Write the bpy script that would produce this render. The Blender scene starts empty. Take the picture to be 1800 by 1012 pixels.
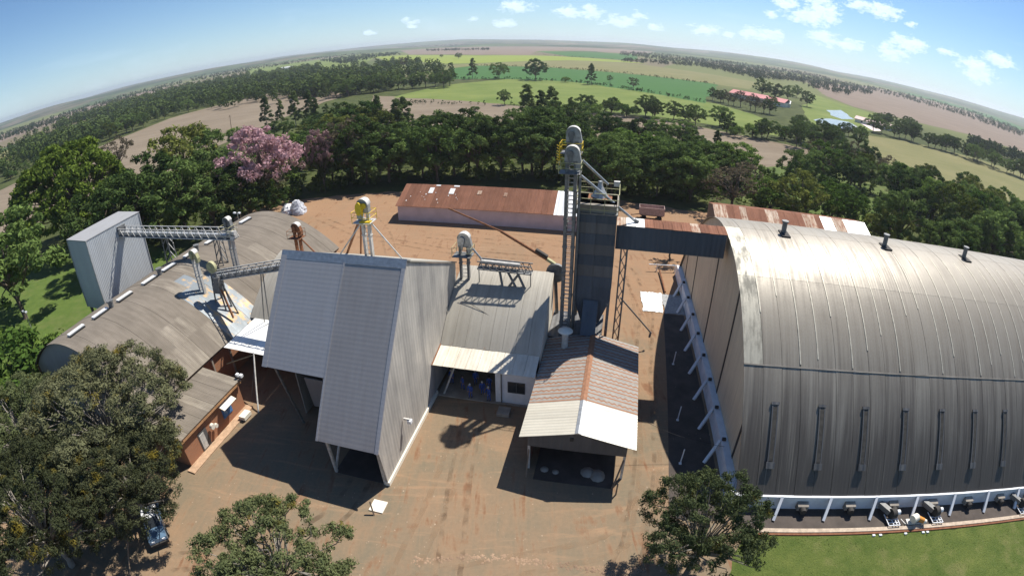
import bpy, bmesh, math, random
import numpy as np
from mathutils import Vector
random.seed(11); rng = np.random.default_rng(11)
SC = bpy.context.scene; COL = SC.collection

# ------------------------------------------------------------------ camera (wide action-camera lens on a drone, 33 m up)
FPX, CX, CY, H = 925.0, 900.0, 506.0, 33.0
PITCH, ROLL, ROT = math.radians(27.0), math.radians(-0.25), math.radians(12.0)
cd = bpy.data.cameras.new('camera'); CAM = bpy.data.objects.new('camera', cd); COL.objects.link(CAM); SC.camera = CAM
cd.type = 'PANO'; cd.sensor_fit = 'HORIZONTAL'; cd.sensor_width = 36.0; cd.sensor_height = 36.0 * 575 / 1024
cd.clip_start = 0.1; cd.clip_end = 40000
cc = cd.cycles if hasattr(cd, 'cycles') and hasattr(cd.cycles, 'panorama_type') else cd
cc.panorama_type = 'FISHEYE_LENS_POLYNOMIAL'
cc.fisheye_fov = math.pi
cc.fisheye_polynomial_k0 = 0.0; cc.fisheye_polynomial_k1 = -1.0 / (FPX * 36.0 / 1800.0)
cc.fisheye_polynomial_k2 = 0.0; cc.fisheye_polynomial_k3 = 0.0; cc.fisheye_polynomial_k4 = 0.0
CAM.location = (0, 0, H)
from mathutils import Matrix
CAM.rotation_euler = (Matrix.Rotation(math.radians(90) - PITCH, 3, 'X') @ Matrix.Rotation(ROLL, 3, 'Z')).to_euler()

# ------------------------------------------------------------------ daylight
E1 = np.array([math.cos(ROT), -math.sin(ROT), 0]); E2 = np.array([math.sin(ROT), math.cos(ROT), 0])
tosun = E1 * .35 + E2 * .60 + np.array([0, 0, 1.0]); tosun /= np.linalg.norm(tosun)
sl = bpy.data.lights.new('sun', 'SUN'); sl.energy = 5.0; sl.angle = math.radians(0.53); sl.color = (1.0, .955, .88)
so = bpy.data.objects.new('sun', sl); COL.objects.link(so); so.location = (60, 60, 120)
so.rotation_euler = Vector(tosun).to_track_quat('Z', 'Y').to_euler()
wd = bpy.data.worlds.new('World'); SC.world = wd; wd.use_nodes = True
SC.view_settings.view_transform = 'Standard'; SC.view_settings.look = 'None'; SC.view_settings.gamma = 1.0
SC.view_settings.use_curve_mapping = False; SC.view_settings.exposure = 0.5
def sky_world():
    nt = wd.node_tree; nt.nodes.clear(); N = nt.nodes.new; L = nt.links.new
    out = N('ShaderNodeOutputWorld'); bg = N('ShaderNodeBackground'); bg.inputs[1].default_value = 0.066
    sky = N('ShaderNodeTexSky'); sky.sky_type = 'NISHITA'; sky.sun_disc = False
    sky.sun_elevation = math.asin(tosun[2]); sky.sun_rotation = math.atan2(tosun[0], tosun[1])
    sky.altitude = 300; sky.air_density = 1.0; sky.dust_density = 0.15; sky.ozone_density = 3.5
    tc = N('ShaderNodeTexCoord'); sx = N('ShaderNodeSeparateXYZ'); L(tc.outputs['Generated'], sx.inputs[0])
    def M(op, a, b=None, c=None, clamp=False):
        n = N('ShaderNodeMath'); n.operation = op; n.use_clamp = clamp
        for i, v in enumerate((a, b, c)):
            if v is None: continue
            if isinstance(v, (int, float)): n.inputs[i].default_value = v
            else: L(v, n.inputs[i])
        return n.outputs[0]
    az = M('ARCTAN2', sx.outputs[0], sx.outputs[1]); el = M('ARCSINE', sx.outputs[2])
    cv = N('ShaderNodeCombineXYZ'); L(az, cv.inputs[0]); L(el, cv.inputs[1])
    # little fair-weather clouds, by compass direction: (azimuth, elevation, half width, half height) in degrees
    cl = CLOUDS
    field = None
    for a, e, w, h in cl:
        s = N('ShaderNodeVectorMath'); s.operation = 'SUBTRACT'; L(cv.outputs[0], s.inputs[0]); s.inputs[1].default_value = (math.radians(a), math.radians(e), 0)
        m = N('ShaderNodeVectorMath'); m.operation = 'MULTIPLY'; L(s.outputs[0], m.inputs[0]); m.inputs[1].default_value = (1 / math.radians(w), 1 / math.radians(h), 0)
        d = N('ShaderNodeVectorMath'); d.operation = 'LENGTH'; L(m.outputs[0], d.inputs[0])
        field = d.outputs['Value'] if field is None else M('MINIMUM', field, d.outputs['Value'])
    def noise(sc, det, rough, v=cv.outputs[0], off=(0, 0, 0)):
        mp = N('ShaderNodeMapping'); L(v, mp.inputs[0]); mp.inputs['Location'].default_value = off; mp.inputs['Scale'].default_value = (1, 1.9, 1)
        n = N('ShaderNodeTexNoise'); L(mp.outputs[0], n.inputs['Vector']); n.inputs['Scale'].default_value = sc; n.inputs['Detail'].default_value = det; n.inputs['Roughness'].default_value = rough
        return n.outputs[0]
    n1 = noise(52, 9, .66); n2 = noise(9, 6, .6, off=(3, 1, 0))
    mk = M('SUBTRACT', M('ADD', 1.0, M('MULTIPLY', M('SUBTRACT', n1, .5), 3.4)), field)
    mk = M('MULTIPLY', mk, 1.5, clamp=True); mk = M('SMOOTH_MIN', M('POWER', mk, .8), .93, .1)
    # thin wisps
    mp = N('ShaderNodeMapping'); L(cv.outputs[0], mp.inputs[0]); mp.inputs['Rotation'].default_value = (0, 0, .32); mp.inputs['Scale'].default_value = (2.2, 17, 1); mp.inputs['Location'].default_value = (.4, .7, 0)
    nw = N('ShaderNodeTexNoise'); L(mp.outputs[0], nw.inputs['Vector']); nw.inputs['Scale'].default_value = 1.5; nw.inputs['Detail'].default_value = 5
    wisp = M('MULTIPLY', M('SUBTRACT', nw.outputs[0], .60), 2.0, clamp=True)
    low = M('MULTIPLY', M('SUBTRACT', M('MULTIPLY', n2, M('SUBTRACT', 1.35, M('MULTIPLY', el, 5.0))), .62), 1.4, clamp=True)
    up = M('GREATER_THAN', sx.outputs[2], 0.0)
    soft = M('MULTIPLY', M('MAXIMUM', wisp, low), M('MULTIPLY', up, .38))
    tot = M('MAXIMUM', M('MULTIPLY', mk, up), soft)
    shade = N('ShaderNodeMixRGB'); L(noise(55, 4, .5, off=(0, .012, 0)), shade.inputs[0]); shade.inputs[1].default_value = (9.2, 9.4, 9.7, 1); shade.inputs[2].default_value = (13.5, 13.2, 12.8, 1)
    mix = N('ShaderNodeMixRGB'); L(tot, mix.inputs[0]); L(sky.outputs[0], mix.inputs[1]); L(shade.outputs[0], mix.inputs[2])
    veil = M('MULTIPLY', M('POWER', M('SUBTRACT', 1.0, M('MULTIPLY', M('MAXIMUM', el, 0.0), 2.2), clamp=True), 6.0), .46)
    hz_ = N('ShaderNodeMixRGB'); L(veil, hz_.inputs[0]); L(mix.outputs[0], hz_.inputs[1]); hz_.inputs[2].default_value = (8.6, 9.3, 9.9, 1)
    tint = N('ShaderNodeMixRGB'); tint.blend_type = 'MULTIPLY'; tint.inputs[0].default_value = 1.0; L(hz_.outputs[0], tint.inputs[1]); tint.inputs[2].default_value = (.90, 1.08, 1.26, 1)
    L(tint.outputs[0], bg.inputs[0]); L(bg.outputs[0], out.inputs[0])
SC.cycles.use_denoising = True
try: SC.cycles.denoiser = 'OPENIMAGEDENOISE'; SC.cycles.denoising_input_passes = 'RGB_ALBEDO_NORMAL'
except Exception: pass
SC.cycles.max_bounces = 6; SC.cycles.diffuse_bounces = 3; SC.cycles.glossy_bounces = 2; SC.cycles.transmission_bounces = 4; SC.cycles.volume_bounces = 0; SC.cycles.transparent_max_bounces = 8
SC.cycles.caustics_reflective = False; SC.cycles.caustics_refractive = False
SC.cycles.sample_clamp_indirect = 4.0

# ------------------------------------------------------------------ places: site axes s (along the sheds), t (away), z
def ray(px, py):
    u = px - CX; v = CY - py; c, s = math.cos(ROLL), math.sin(ROLL); u, v = c * u - s * v, s * u + c * v
    r = math.hypot(u, v); t = r / FPX; k = math.sin(t) / r if r > 1e-6 else 0
    x, y, f = u * k, v * k, math.cos(t); cp, sp = math.cos(PITCH), math.sin(PITCH)
    return np.array([x, f * cp + y * sp, -f * sp + y * cp])
def G(px, py, z=0.0):
    d = ray(px, py); d2 = min(d[2], -0.0045); return np.array([0, 0, H]) + d * ((z - H) / d2)
def top_z(px, py, base):
    d = ray(px, py); return H + math.hypot(base[0], base[1]) / math.hypot(d[0], d[1]) * d[2]
def W(s, t, z=0.0): return E1 * s + E2 * t + np.array([0, 0, z])
def S(p): return np.array([p @ E1, p @ E2, p[2]])
def cloud(px, py, w, h):
    d = ray(px, py); return (math.degrees(math.atan2(d[0], d[1])), math.degrees(math.asin(d[2])), w * .8, h * .85)
CLOUDS = [cloud(*c) for c in ((908, 12, 2.4, .9), (1002, 22, 2.2, .8), (1040, 22, 1.6, 1.1), (1090, 38, 2.2, .9), (1125, 28, 1.2, .6), (1152, 48, 1.2, .5), (1238, 53, 2.2, .7),
    (1318, 58, 1.8, .9), (1352, 62, 2.2, 1.0), (1382, 6, 2.2, .8), (1418, 28, 3.4, 1.2), (1445, 22, 2.6, 2.3), (1448, 66, 2.5, 1.1), (1355, 26, 1.0, .5), (1515, 10, 2.4, .8), (1553, 20, 2.8, 1.0), (1495, 80, 1.8, .9),
    (1568, 92, 2.3, 1.1), (1580, 70, 1.6, .8), (1602, 80, 2.4, 1.1), (1665, 92, 1.4, .5), (1715, 115, 2.8, .9), (1755, 105, 2.4, .9), (1720, 133, 2.4, 1.0), (832, 33, .7, .4), (890, 42, 1.8, .6), (725, 40, .8, .4), (714, 35, .8, .35),
    (650, 58, .8, .4), (725, 47, .8, .3), (1602, 43, .8, .4), (1280, 62, .9, .5))]
for a in range(75, 290, 13): CLOUDS.append((a + rng.uniform(-4, 4) if a <= 180 else a - 360 + rng.uniform(-4, 4), rng.uniform(3, 14), rng.uniform(1.2, 3.4), rng.uniform(.6, 1.5)))
sky_world()

# ------------------------------------------------------------------ mesh collecting
ORG = {}
def tagp(o, label=None, cat=None, group=None, kind=None):
    if label: o['label'] = label
    if cat: o['category'] = cat
    if group: o['group'] = group
    if kind: o['kind'] = kind
    return o
def thing(name, label, cat, s, t, z=0.0, group=None):
    o = bpy.data.objects.new(name, None); o.empty_display_size = .3; COL.objects.link(o)
    o.location = W(s, t, z); o.rotation_euler = (0, 0, -ROT); ORG[o.name] = (s, t, z)
    return tagp(o, label, cat, group)
def fast_mesh(name, V, Q, mats, mi=None, smooth=False):
    "V (n,3), Q (m,k) faces of one size"
    me = bpy.data.meshes.new(name); V = np.asarray(V, np.float32); Q = np.asarray(Q, np.int32); m, k = Q.shape
    me.vertices.add(len(V)); me.vertices.foreach_set('co', V.ravel())
    me.loops.add(m * k); me.loops.foreach_set('vertex_index', Q.ravel())
    me.polygons.add(m); me.polygons.foreach_set('loop_start', np.arange(0, m * k, k, dtype=np.int32)); me.polygons.foreach_set('loop_total', np.full(m, k, np.int32))
    if mi is not None: me.polygons.foreach_set('material_index', np.asarray(mi, np.int32))
    if smooth: me.polygons.foreach_set('use_smooth', np.ones(m, bool))
    for x in mats: me.materials.append(x)
    me.update(); me.validate(); return me
class MB:
    def __init__(s): s.v = []; s.f = []; s.m = []; s.sm = []; s.cur = 0
    def add(s, vs, fs, smooth=False):
        b = len(s.v); s.v += [tuple(map(float, p)) for p in vs]; s.f += [tuple(b + i for i in f) for f in fs]; s.m += [s.cur] * len(fs); s.sm += [smooth] * len(fs); return s
    def mat(s, i): s.cur = i; return s
    def box(s, a, b):
        x0, y0, z0 = [min(p, q) for p, q in zip(a, b)]; x1, y1, z1 = [max(p, q) for p, q in zip(a, b)]
        return s.add([(x0, y0, z0), (x1, y0, z0), (x1, y1, z0), (x0, y1, z0), (x0, y0, z1), (x1, y0, z1), (x1, y1, z1), (x0, y1, z1)],
                     [(3, 2, 1, 0), (4, 5, 6, 7), (0, 1, 5, 4), (1, 2, 6, 5), (2, 3, 7, 6), (3, 0, 4, 7)])
    def tube(s, p, q, r, n=6, r2=None, caps=True):
        p, q = Vector(p), Vector(q); d = (q - p); 
        if d.length < 1e-6: return s
        d.normalize(); u = d.orthogonal().normalized(); w = d.cross(u); r2 = r if r2 is None else r2; vs = []
        for c, rr in ((p, r), (q, r2)):
            for i in range(n): a = 2 * math.pi * (i + .5) / n; vs.append(c + (u * math.cos(a) + w * math.sin(a)) * rr)
        fs = [(i, (i + 1) % n, n + (i + 1) % n, n + i) for i in range(n)]
        s.add(vs, fs, smooth=n > 6)
        if caps: s.add(vs, [tuple(range(n - 1, -1, -1)), tuple(range(n, 2 * n))])
        return s
    def beam(s, p, q, w, h):
        "rectangular bar, w wide level, h deep"
        p, q = Vector(p), Vector(q); d = (q - p).normalized(); up = Vector((0, 0, 1)) if abs(d.z) < .98 else Vector((0, 1, 0))
        u = d.cross(up).normalized() * w / 2; v = u.cross(d).normalized() * h / 2; vs = []
        for c in (p, q): vs += [c - u - v, c + u - v, c + u + v, c - u + v]
        return s.add(vs, [(3, 2, 1, 0), (4, 5, 6, 7), (0, 1, 5, 4), (1, 2, 6, 5), (2, 3, 7, 6), (3, 0, 4, 7)])
    def slab(s, quad, th):
        "quad of 4 points given counter-clockwise from outside, thickened inwards"
        P = [Vector(p) for p in quad]; n = (P[1] - P[0]).cross(P[2] - P[0])
        if n.length < 1e-9: n = (P[2] - P[0]).cross(P[3] - P[0])
        n.normalize(); Q = [p - n * th for p in P]; k = len(P)
        return s.add(P + Q, [tuple(range(k)), tuple(range(2 * k - 1, k - 1, -1))] + [(i, k + i, k + (i + 1) % k, (i + 1) % k) for i in range(k)])
    def extr_s(s, prof, s0, s1):
        "profile of (t,z) points run along s from s0 to s1"
        k = len(prof); vs = [(s0, t, z) for t, z in prof] + [(s1, t, z) for t, z in prof]
        return s.add(vs, [tuple(range(k)), tuple(range(2 * k - 1, k - 1, -1))] + [(i, k + i, k + (i + 1) % k, (i + 1) % k) for i in range(k)])
    def extr_t(s, prof, t0, t1):
        k = len(prof); vs = [(x, t0, z) for x, z in prof] + [(x, t1, z) for x, z in prof]
        return s.add(vs, [tuple(range(k - 1, -1, -1)), tuple(range(k, 2 * k))] + [((i + 1) % k, k + (i + 1) % k, k + i, i) for i in range(k)])
    def lathe(s, c, prof, n=14):
        "prof of (r,z) from bottom to top about a vertical axis at c"
        vs = []
        for r, z in prof:
            for i in range(n): a = 2 * math.pi * i / n; vs.append((c[0] + r * math.cos(a), c[1] + r * math.sin(a), c[2] + z))
        k = len(prof); fs = [(j * n + i, j * n + (i + 1) % n, (j + 1) * n + (i + 1) % n, (j + 1) * n + i) for j in range(k - 1) for i in range(n)]
        s.add(vs, fs, smooth=True); return s.add(vs, [tuple(range(n - 1, -1, -1)), tuple(range((k - 1) * n, k * n))])
    def build(s, name, mats, parent=None, o0=None):
        org = ORG[parent.name] if parent is not None else (o0 or (0, 0, 0))
        if parent is not None and parent.type == 'MESH': org = ORG[parent.name]
        me = bpy.data.meshes.new(name)
        me.from_pydata([(a - org[0], b - org[1], c - org[2]) for a, b, c in s.v], [], s.f)
        mats = mats if isinstance(mats, (list, tuple)) else [mats]
        for x in mats: me.materials.append(x)
        me.polygons.foreach_set('material_index', s.m); me.polygons.foreach_set('use_smooth', s.sm); me.update()
        o = bpy.data.objects.new(name, me); COL.objects.link(o); ORG[o.name] = org
        if parent is not None: o.parent = parent
        else: o.location = W(*org); o.rotation_euler = (0, 0, -ROT)
        return o
def single(name, mb, mats, label, cat, o0, group=None): return tagp(mb.build(name, mats, None, o0), label, cat, group)
def copy_tree(o, parent=None):
    c = o.copy(); COL.objects.link(c); c.parent = parent
    if o.name in ORG: ORG[c.name] = ORG[o.name]
    for ch in list(o.children): copy_tree(ch, c)
    return c

# ------------------------------------------------------------------ materials
class NT:
    def __init__(s, name):
        s.m = bpy.data.materials.new(name); s.m.use_nodes = True; s.t = s.m.node_tree; s.t.nodes.clear()
        s.out = s.n('ShaderNodeOutputMaterial'); s.tc = s.n('ShaderNodeTexCoord')
    def n(s, k): return s.t.nodes.new(k)
    def l(s, a, b): s.t.links.new(a, b)
    def val(s, sock, v):
        if isinstance(v, bpy.types.NodeSocket): s.l(v, sock)
        elif isinstance(v, (tuple, list)): sock.default_value = tuple(v) + ((1,) if len(v) == 3 and sock.type == 'RGBA' else ())
        else: sock.default_value = v
    def co(s, scale=(1, 1, 1), loc=(0, 0, 0), rot=(0, 0, 0), src='Object'):
        mp = s.n('ShaderNodeMapping'); s.l(s.tc.outputs[src], mp.inputs[0]); mp.inputs['Scale'].default_value = scale; mp.inputs['Location'].default_value = loc; mp.inputs['Rotation'].default_value = rot; return mp.outputs[0]
    def pos(s): return s.n('ShaderNodeNewGeometry').outputs['Position']
    def noise(s, v, sc=1.0, det=4, rough=.55, dist=0.0):
        n = s.n('ShaderNodeTexNoise'); s.l(v, n.inputs['Vector']); n.inputs['Scale'].default_value = sc; n.inputs['Detail'].default_value = det; n.inputs['Roughness'].default_value = rough; n.inputs['Distortion'].default_value = dist; return n.outputs[0]
    def ramp(s, f, lo, hi):
        n = s.n('ShaderNodeMapRange'); n.clamp = True; s.val(n.inputs[0], f); n.inputs[1].default_value = lo; n.inputs[2].default_value = hi; return n.outputs[0]
    def mix(s, f, a, b, mode='MIX'):
        n = s.n('ShaderNodeMixRGB'); n.blend_type = mode; s.val(n.inputs[0], f); s.val(n.inputs[1], a); s.val(n.inputs[2], b); return n.outputs[0]
    def math(s, op, a, b=0.0, clamp=False):
        n = s.n('ShaderNodeMath'); n.operation = op; n.use_clamp = clamp; s.val(n.inputs[0], a); s.val(n.inputs[1], b); return n.outputs[0]
    def sep(s, v): n = s.n('ShaderNodeSeparateXYZ'); s.l(v, n.inputs[0]); return n.outputs
    def rand(s): return s.n('ShaderNodeObjectInfo').outputs['Random']
    def bump(s, h, dist=.02, strength=1.0, nrm=None):
        n = s.n('ShaderNodeBump'); s.val(n.inputs['Height'], h); n.inputs['Distance'].default_value = dist; n.inputs['Strength'].default_value = strength
        if nrm is not None: s.l(nrm, n.inputs['Normal'])
        return n.outputs[0]
    def pbr(s, col, rough=.8, metal=0.0, nrm=None, spec=.3):
        b = s.n('ShaderNodeBsdfPrincipled'); s.val(b.inputs['Base Color'], col); s.val(b.inputs['Roughness'], rough); s.val(b.inputs['Metallic'], metal); b.inputs['Specular IOR Level'].default_value = spec
        if nrm is not None: s.l(nrm, b.inputs['Normal'])
        s.l(b.outputs[0], s.out.inputs[0]); return s.m
def plain(name, col, rough=.75, metal=0.0, var=.25, sc=3.0, spec=.3):
    t = NT(name); n = t.noise(t.co(), sc, 5); k = t.ramp(n, .3, .75)
    c2 = tuple(min(1, c * (1 + var)) for c in col); c1 = tuple(c * (1 - var) for c in col)
    return t.pbr(t.mix(k, c1, c2), rough, metal, t.bump(n, .01, .3), spec)
def sheet(name, base, dirt, pitch=.3, axis='x', streak=(5, .3, .3), rough=.5, metal=.3, amount=(.35, .75), rust=None, rustlim=(.6, .75), bumpd=.02, pervar=.12, spec=.4):
    "corrugated sheet: waves along `axis`, grime streaks stretched along the fall"
    t = NT(name); oc = t.co()
    n1 = t.noise(t.co(streak), 1.0, 6, .6); n2 = t.noise(oc, .35, 5, .6); n3 = t.noise(oc, 6, 4, .6)
    g = t.ramp(t.math('ADD', t.math('MULTIPLY', n1, .55), t.math('ADD', t.math('MULTIPLY', n2, .35), t.math('MULTIPLY', n3, .1))), *amount)
    col = t.mix(g, base, dirt)
    if rust:
        rk = t.ramp(t.math('ADD', t.math('MULTIPLY', n1, .5), t.math('MULTIPLY', t.noise(oc, .8, 6, .65), .5)), *rustlim); col = t.mix(rk, col, rust)
    if pervar: 
        pv = t.math('ADD', 1 - pervar, t.math('MULTIPLY', t.rand(), 2 * pervar)); cmb = t.n('ShaderNodeCombineXYZ'); [t.l(pv, cmb.inputs[i]) for i in range(3)]
        col = t.mix(1.0, col, cmb.outputs[0], 'MULTIPLY')
    x = t.sep(oc)['XYZ'.index(axis.upper())]
    wv = t.math('SINE', t.math('MULTIPLY', x, 2 * math.pi / pitch))
    return t.pbr(col, t.math('ADD', rough, t.math('MULTIPLY', g, .25)), metal, t.bump(t.math('ADD', wv, t.math('MULTIPLY', n3, .6)), bumpd, .8), spec)
# ------------------------------------------------------------------ ground, yard, fields, far hills
def struct(o, kind='structure'): o['kind'] = kind; return o
def world_obj(name, me, parent=None):
    o = bpy.data.objects.new(name, me); COL.objects.link(o); o.parent = parent; return o
def mat_ground():
    t = NT('countryside'); p = t.pos()
    mp = t.n('ShaderNodeMapping'); t.l(p, mp.inputs[0]); mp.inputs['Scale'].default_value = (.0042, .0026, 1); mp.inputs['Rotation'].default_value = (0, 0, .35)
    v = t.n('ShaderNodeTexVoronoi'); t.l(mp.outputs[0], v.inputs['Vector']); v.inputs['Scale'].default_value = 1.0; v.voronoi_dimensions = '2D'
    r = t.sep(v.outputs['Color'])
    far = t.mix(t.ramp(r[0], .3, .45), (.085, .115, .03), (.19, .15, .10)); far = t.mix(t.ramp(r[1], .55, .6), far, (.045, .085, .025)); far = t.mix(t.ramp(r[2], .62, .66), far, (.15, .17, .055))
    far = t.mix(.35, far, t.mix(t.noise(p, .02, 6, .6), (.05, .07, .025), (.17, .15, .08)))
    n = t.noise(p, .12, 6, .65); n2 = t.noise(p, 1.5, 4, .6)
    near = t.mix(t.ramp(n, .35, .65), (.035, .05, .016), (.085, .10, .03)); near = t.mix(t.ramp(n2, .5, .8), near, (.10, .085, .04))
    ln = t.n('ShaderNodeVectorMath'); ln.operation = 'LENGTH'; t.l(p, ln.inputs[0])
    return t.pbr(t.mix(t.ramp(ln.outputs['Value'], 420, 560), near, far), .95, 0, t.bump(n2, .1, .6), .1)
def mat_hills():
    t = NT('far_hills'); p = t.pos()
    mp = t.n('ShaderNodeMapping'); t.l(p, mp.inputs[0]); mp.inputs['Scale'].default_value = (.0022, .0016, .002); mp.inputs['Rotation'].default_value = (0, 0, .35)
    v = t.n('ShaderNodeTexVoronoi'); t.l(mp.outputs[0], v.inputs['Vector']); v.inputs['Scale'].default_value = 1.0
    r = t.sep(v.outputs['Color']); c = t.mix(t.ramp(r[0], .4, .5), (.035, .06, .02), (.16, .13, .085)); c = t.mix(t.ramp(r[1], .6, .65), c, (.10, .13, .05))
    c = t.mix(t.ramp(t.noise(p, .004, 6, .65), .48, .56), c, (.028, .048, .018)); return t.pbr(c, .95, 0, None, .1)
def ring_mesh(name, radii, nang, hfun, mat):
    A = np.linspace(0, 2 * math.pi, nang, endpoint=False); V = []
    for r in radii:
        for a in A: V.append((r * math.sin(a), r * math.cos(a), hfun(r, a)))
    Q = [(j * nang + i, (j + 1) * nang + i, (j + 1) * nang + (i + 1) % nang, j * nang + (i + 1) % nang) for j in range(len(radii) - 1) for i in range(nang)]
    return fast_mesh(name, V, Q, [mat], smooth=True)
def hill(r, a):
    k = max(0, min(1, (r - 2550) / 2600)); h = 0
    for i, (f, am) in enumerate(((3, 9), (7, 8), (13, 7), (23, 5), (41, 3))): h += am * math.sin(f * a + i * 2.1 + r / (900 + 260 * i))
    return -.6 + (k ** .7) * (21 + h) * (1 if r < 7300 else .9)
base = ring_mesh('ground', [.01, 60, 140, 300, 700, 1400, 2600], 96, lambda r, a: 0.0, mat_ground()); struct(world_obj('ground', base))
hm = ring_mesh('hills', [2560, 2900, 3300, 3800, 4300, 4900, 5500, 6100, 6700, 7300, 7800], 360, hill, mat_hills()); struct(world_obj('hills', hm))
def patch(name, pts, mat, z, jag=0.0, step=None, kind='structure'):
    "a sheet from an outline of world (x,y) points; edges divided and roughened"
    out = []; n = len(pts)
    for i in range(n):
        a = np.array(pts[i][:2], float); b = np.array(pts[(i + 1) % n][:2], float); L = np.linalg.norm(b - a); k = max(1, int(L / step)) if step else 1
        for j in range(k): out.append(a + (b - a) * j / k + (rng.normal(0, jag, 2) if jag and j else 0))
    bm = bmesh.new(); vs = [bm.verts.new((p[0], p[1], z)) for p in out]; es = [bm.edges.new((vs[i], vs[(i + 1) % len(vs)])) for i in range(len(vs))]
    bmesh.ops.triangle_fill(bm, use_beauty=True, edges=es); bmesh.ops.recalc_face_normals(bm, faces=bm.faces)
    for f in bm.faces:
        if f.normal.z < 0: f.normal_flip()
    me = bpy.data.meshes.new(name); bm.to_mesh(me); bm.free(); me.materials.append(mat)
    o = world_obj(name, me); o['kind'] = kind; return o
def pxp(*pp): return [G(x, y) for x, y in pp]
def stp(*pp): return [W(s, t) for s, t in pp]
def mat_yard():
    t = NT('red_earth_yard'); p = t.pos()
    big = t.noise(p, .075, 5, .6, .6); mid = t.noise(p, .35, 6, .65, .4); fine = t.noise(p, 3.2, 6, .7); grit = t.noise(p, 14, 4, .7)
    mp = t.n('ShaderNodeMapping'); t.l(p, mp.inputs[0]); mp.inputs['Scale'].default_value = (.9, .10, 1); mp.inputs['Rotation'].default_value = (0, 0, .5)
    tr = t.noise(mp.outputs[0], 1.1, 5, .6, 1.2)
    mp2 = t.n('ShaderNodeMapping'); t.l(p, mp2.inputs[0]); mp2.inputs['Scale'].default_value = (.12, .8, 1); mp2.inputs['Rotation'].default_value = (0, 0, -.25)
    tr2 = t.noise(mp2.outputs[0], 1.0, 5, .6, 1.0)
    k = t.math('ADD', t.math('MULTIPLY', big, .5), t.math('ADD', t.math('MULTIPLY', mid, .25), t.math('MULTIPLY', tr, .25)))
    rear = t.ramp(t.math('ADD', t.sep(p)[1], t.math('MULTIPLY', t.math('SUBTRACT', big, .5), 40)), 42, 62)
    c = t.mix(t.ramp(t.math('ADD', k, t.math('MULTIPLY', rear, .10)), .42, .62), (.180, .146, .098), (.275, .175, .104)); c = t.mix(t.math('MULTIPLY', rear, .4), c, (.30, .165, .088))
    c = t.mix(t.ramp(tr2, .55, .75), c, (.32, .205, .122)); c = t.mix(t.ramp(t.math('MULTIPLY', mid, tr), .30, .40), c, (.19, .10, .055))
    c = t.mix(t.ramp(fine, .4, .9), c, t.mix(.3, c, (.38, .26, .16))); c = t.mix(t.math('MULTIPLY', t.ramp(grit, .66, .78), .35), c, (.12, .09, .06))
    h = t.math('ADD', t.math('MULTIPLY', tr, .6), t.math('ADD', t.math('MULTIPLY', fine, .35), t.math('MULTIPLY', grit, .15)))
    return t.pbr(c, .95, 0, t.bump(h, .05, .6), .15)
def mat_grass(name='mown_grass', a=(.08, .12, .024), b=(.175, .20, .05), dry=(.24, .20, .10), sc=1.0):
    t = NT(name); p = t.pos(); n = t.noise(p, .45 * sc, 6, .65); f = t.noise(p, 7 * sc, 5, .7); m = t.noise(p, .12 * sc, 4, .6)
    c = t.mix(t.ramp(n, .3, .7), a, b); c = t.mix(t.math('MULTIPLY', t.ramp(t.math('ADD', t.math('MULTIPLY', m, .6), t.math('MULTIPLY', n, .4)), .52, .68), .75), c, dry)
    c = t.mix(t.ramp(f, .3, .8), t.mix(.55, c, (.02, .04, .008)), c); return t.pbr(c, .9, 0, t.bump(f, .12, 1.0), .15)
def mat_field(name, a, b, ang, row=.5, sc=1.0):
    t = NT(name); p = t.pos(); mp = t.n('ShaderNodeMapping'); t.l(p, mp.inputs[0]); mp.inputs['Rotation'].default_value = (0, 0, ang); mp.inputs['Scale'].default_value = (.012 * sc, .25 * sc, 1)
    st = t.noise(mp.outputs[0], 1.0, 5, .6); n = t.noise(p, .03 * sc, 6, .62); f = t.noise(p, .6, 4, .7)
    k = t.math('ADD', t.math('MULTIPLY', st, row), t.math('ADD', t.math('MULTIPLY', n, .8 - row), t.math('MULTIPLY', f, .2)))
    return t.pbr(t.mix(t.ramp(k, .36, .64), a, b), .95, 0, None, .1)
YARD = mat_yard(); LAWN = mat_grass()
patch('yard', stp((-52, -12), (-52, 12), (-44, 20), (-40.1, 22), (-40.1, 63), (-66, 69), (-80, 84), (-76, 95), (-62, 101), (-46, 106), (-10, 111), (4, 107), (22, 104), (30, 100), (30, 73.5), (9.8, 73.5), (12.3, 28.9), (12.9, 25.3), (11.6, 21.5), (9.2, 14), (7, 5), (5, -12)), YARD, .004, .45, 2.2)
patch('lawn', stp((14.0, 25.85), (100, 25.85), (100, -20), (3, -20), (6, 4), (8.5, 14), (11.2, 21.5), (12.6, 25.5)), LAWN, .009, .22, 1.0)
patch('lawn', stp((-64, 18), (-64, 62), (-90, 68), (-125, 60), (-135, 30), (-110, 8), (-75, 12)), mat_grass('small_lawn_grass', (.095, .155, .03), (.16, .22, .05), (.18, .19, .07)), .006, .4, 2.5)  # the small lawn's own lighter green
STUB = mat_field('stubble_field', (.165, .128, .09), (.245, .198, .143), .2, .45); STUB2 = mat_field('ploughed_field', (.165, .122, .092), (.25, .195, .15), -.5, .5)
PAST = mat_field('pasture', (.105, .15, .035), (.185, .215, .06), .3, .15); CROP = mat_field('soy_field', (.045, .115, .03), (.062, .14, .038), .15, .6)
LIME = mat_field('young_crop', (.19, .235, .04), (.24, .28, .06), .15, .4); PALE = mat_field('pale_pasture', (.15, .15, .06), (.21, .19, .088), .6, .25)
FZ = [.03]
def field(name, mat, *pp): FZ[0] += .006; return patch(name, pxp(*pp), mat, FZ[0], 1.2, 14)
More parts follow.
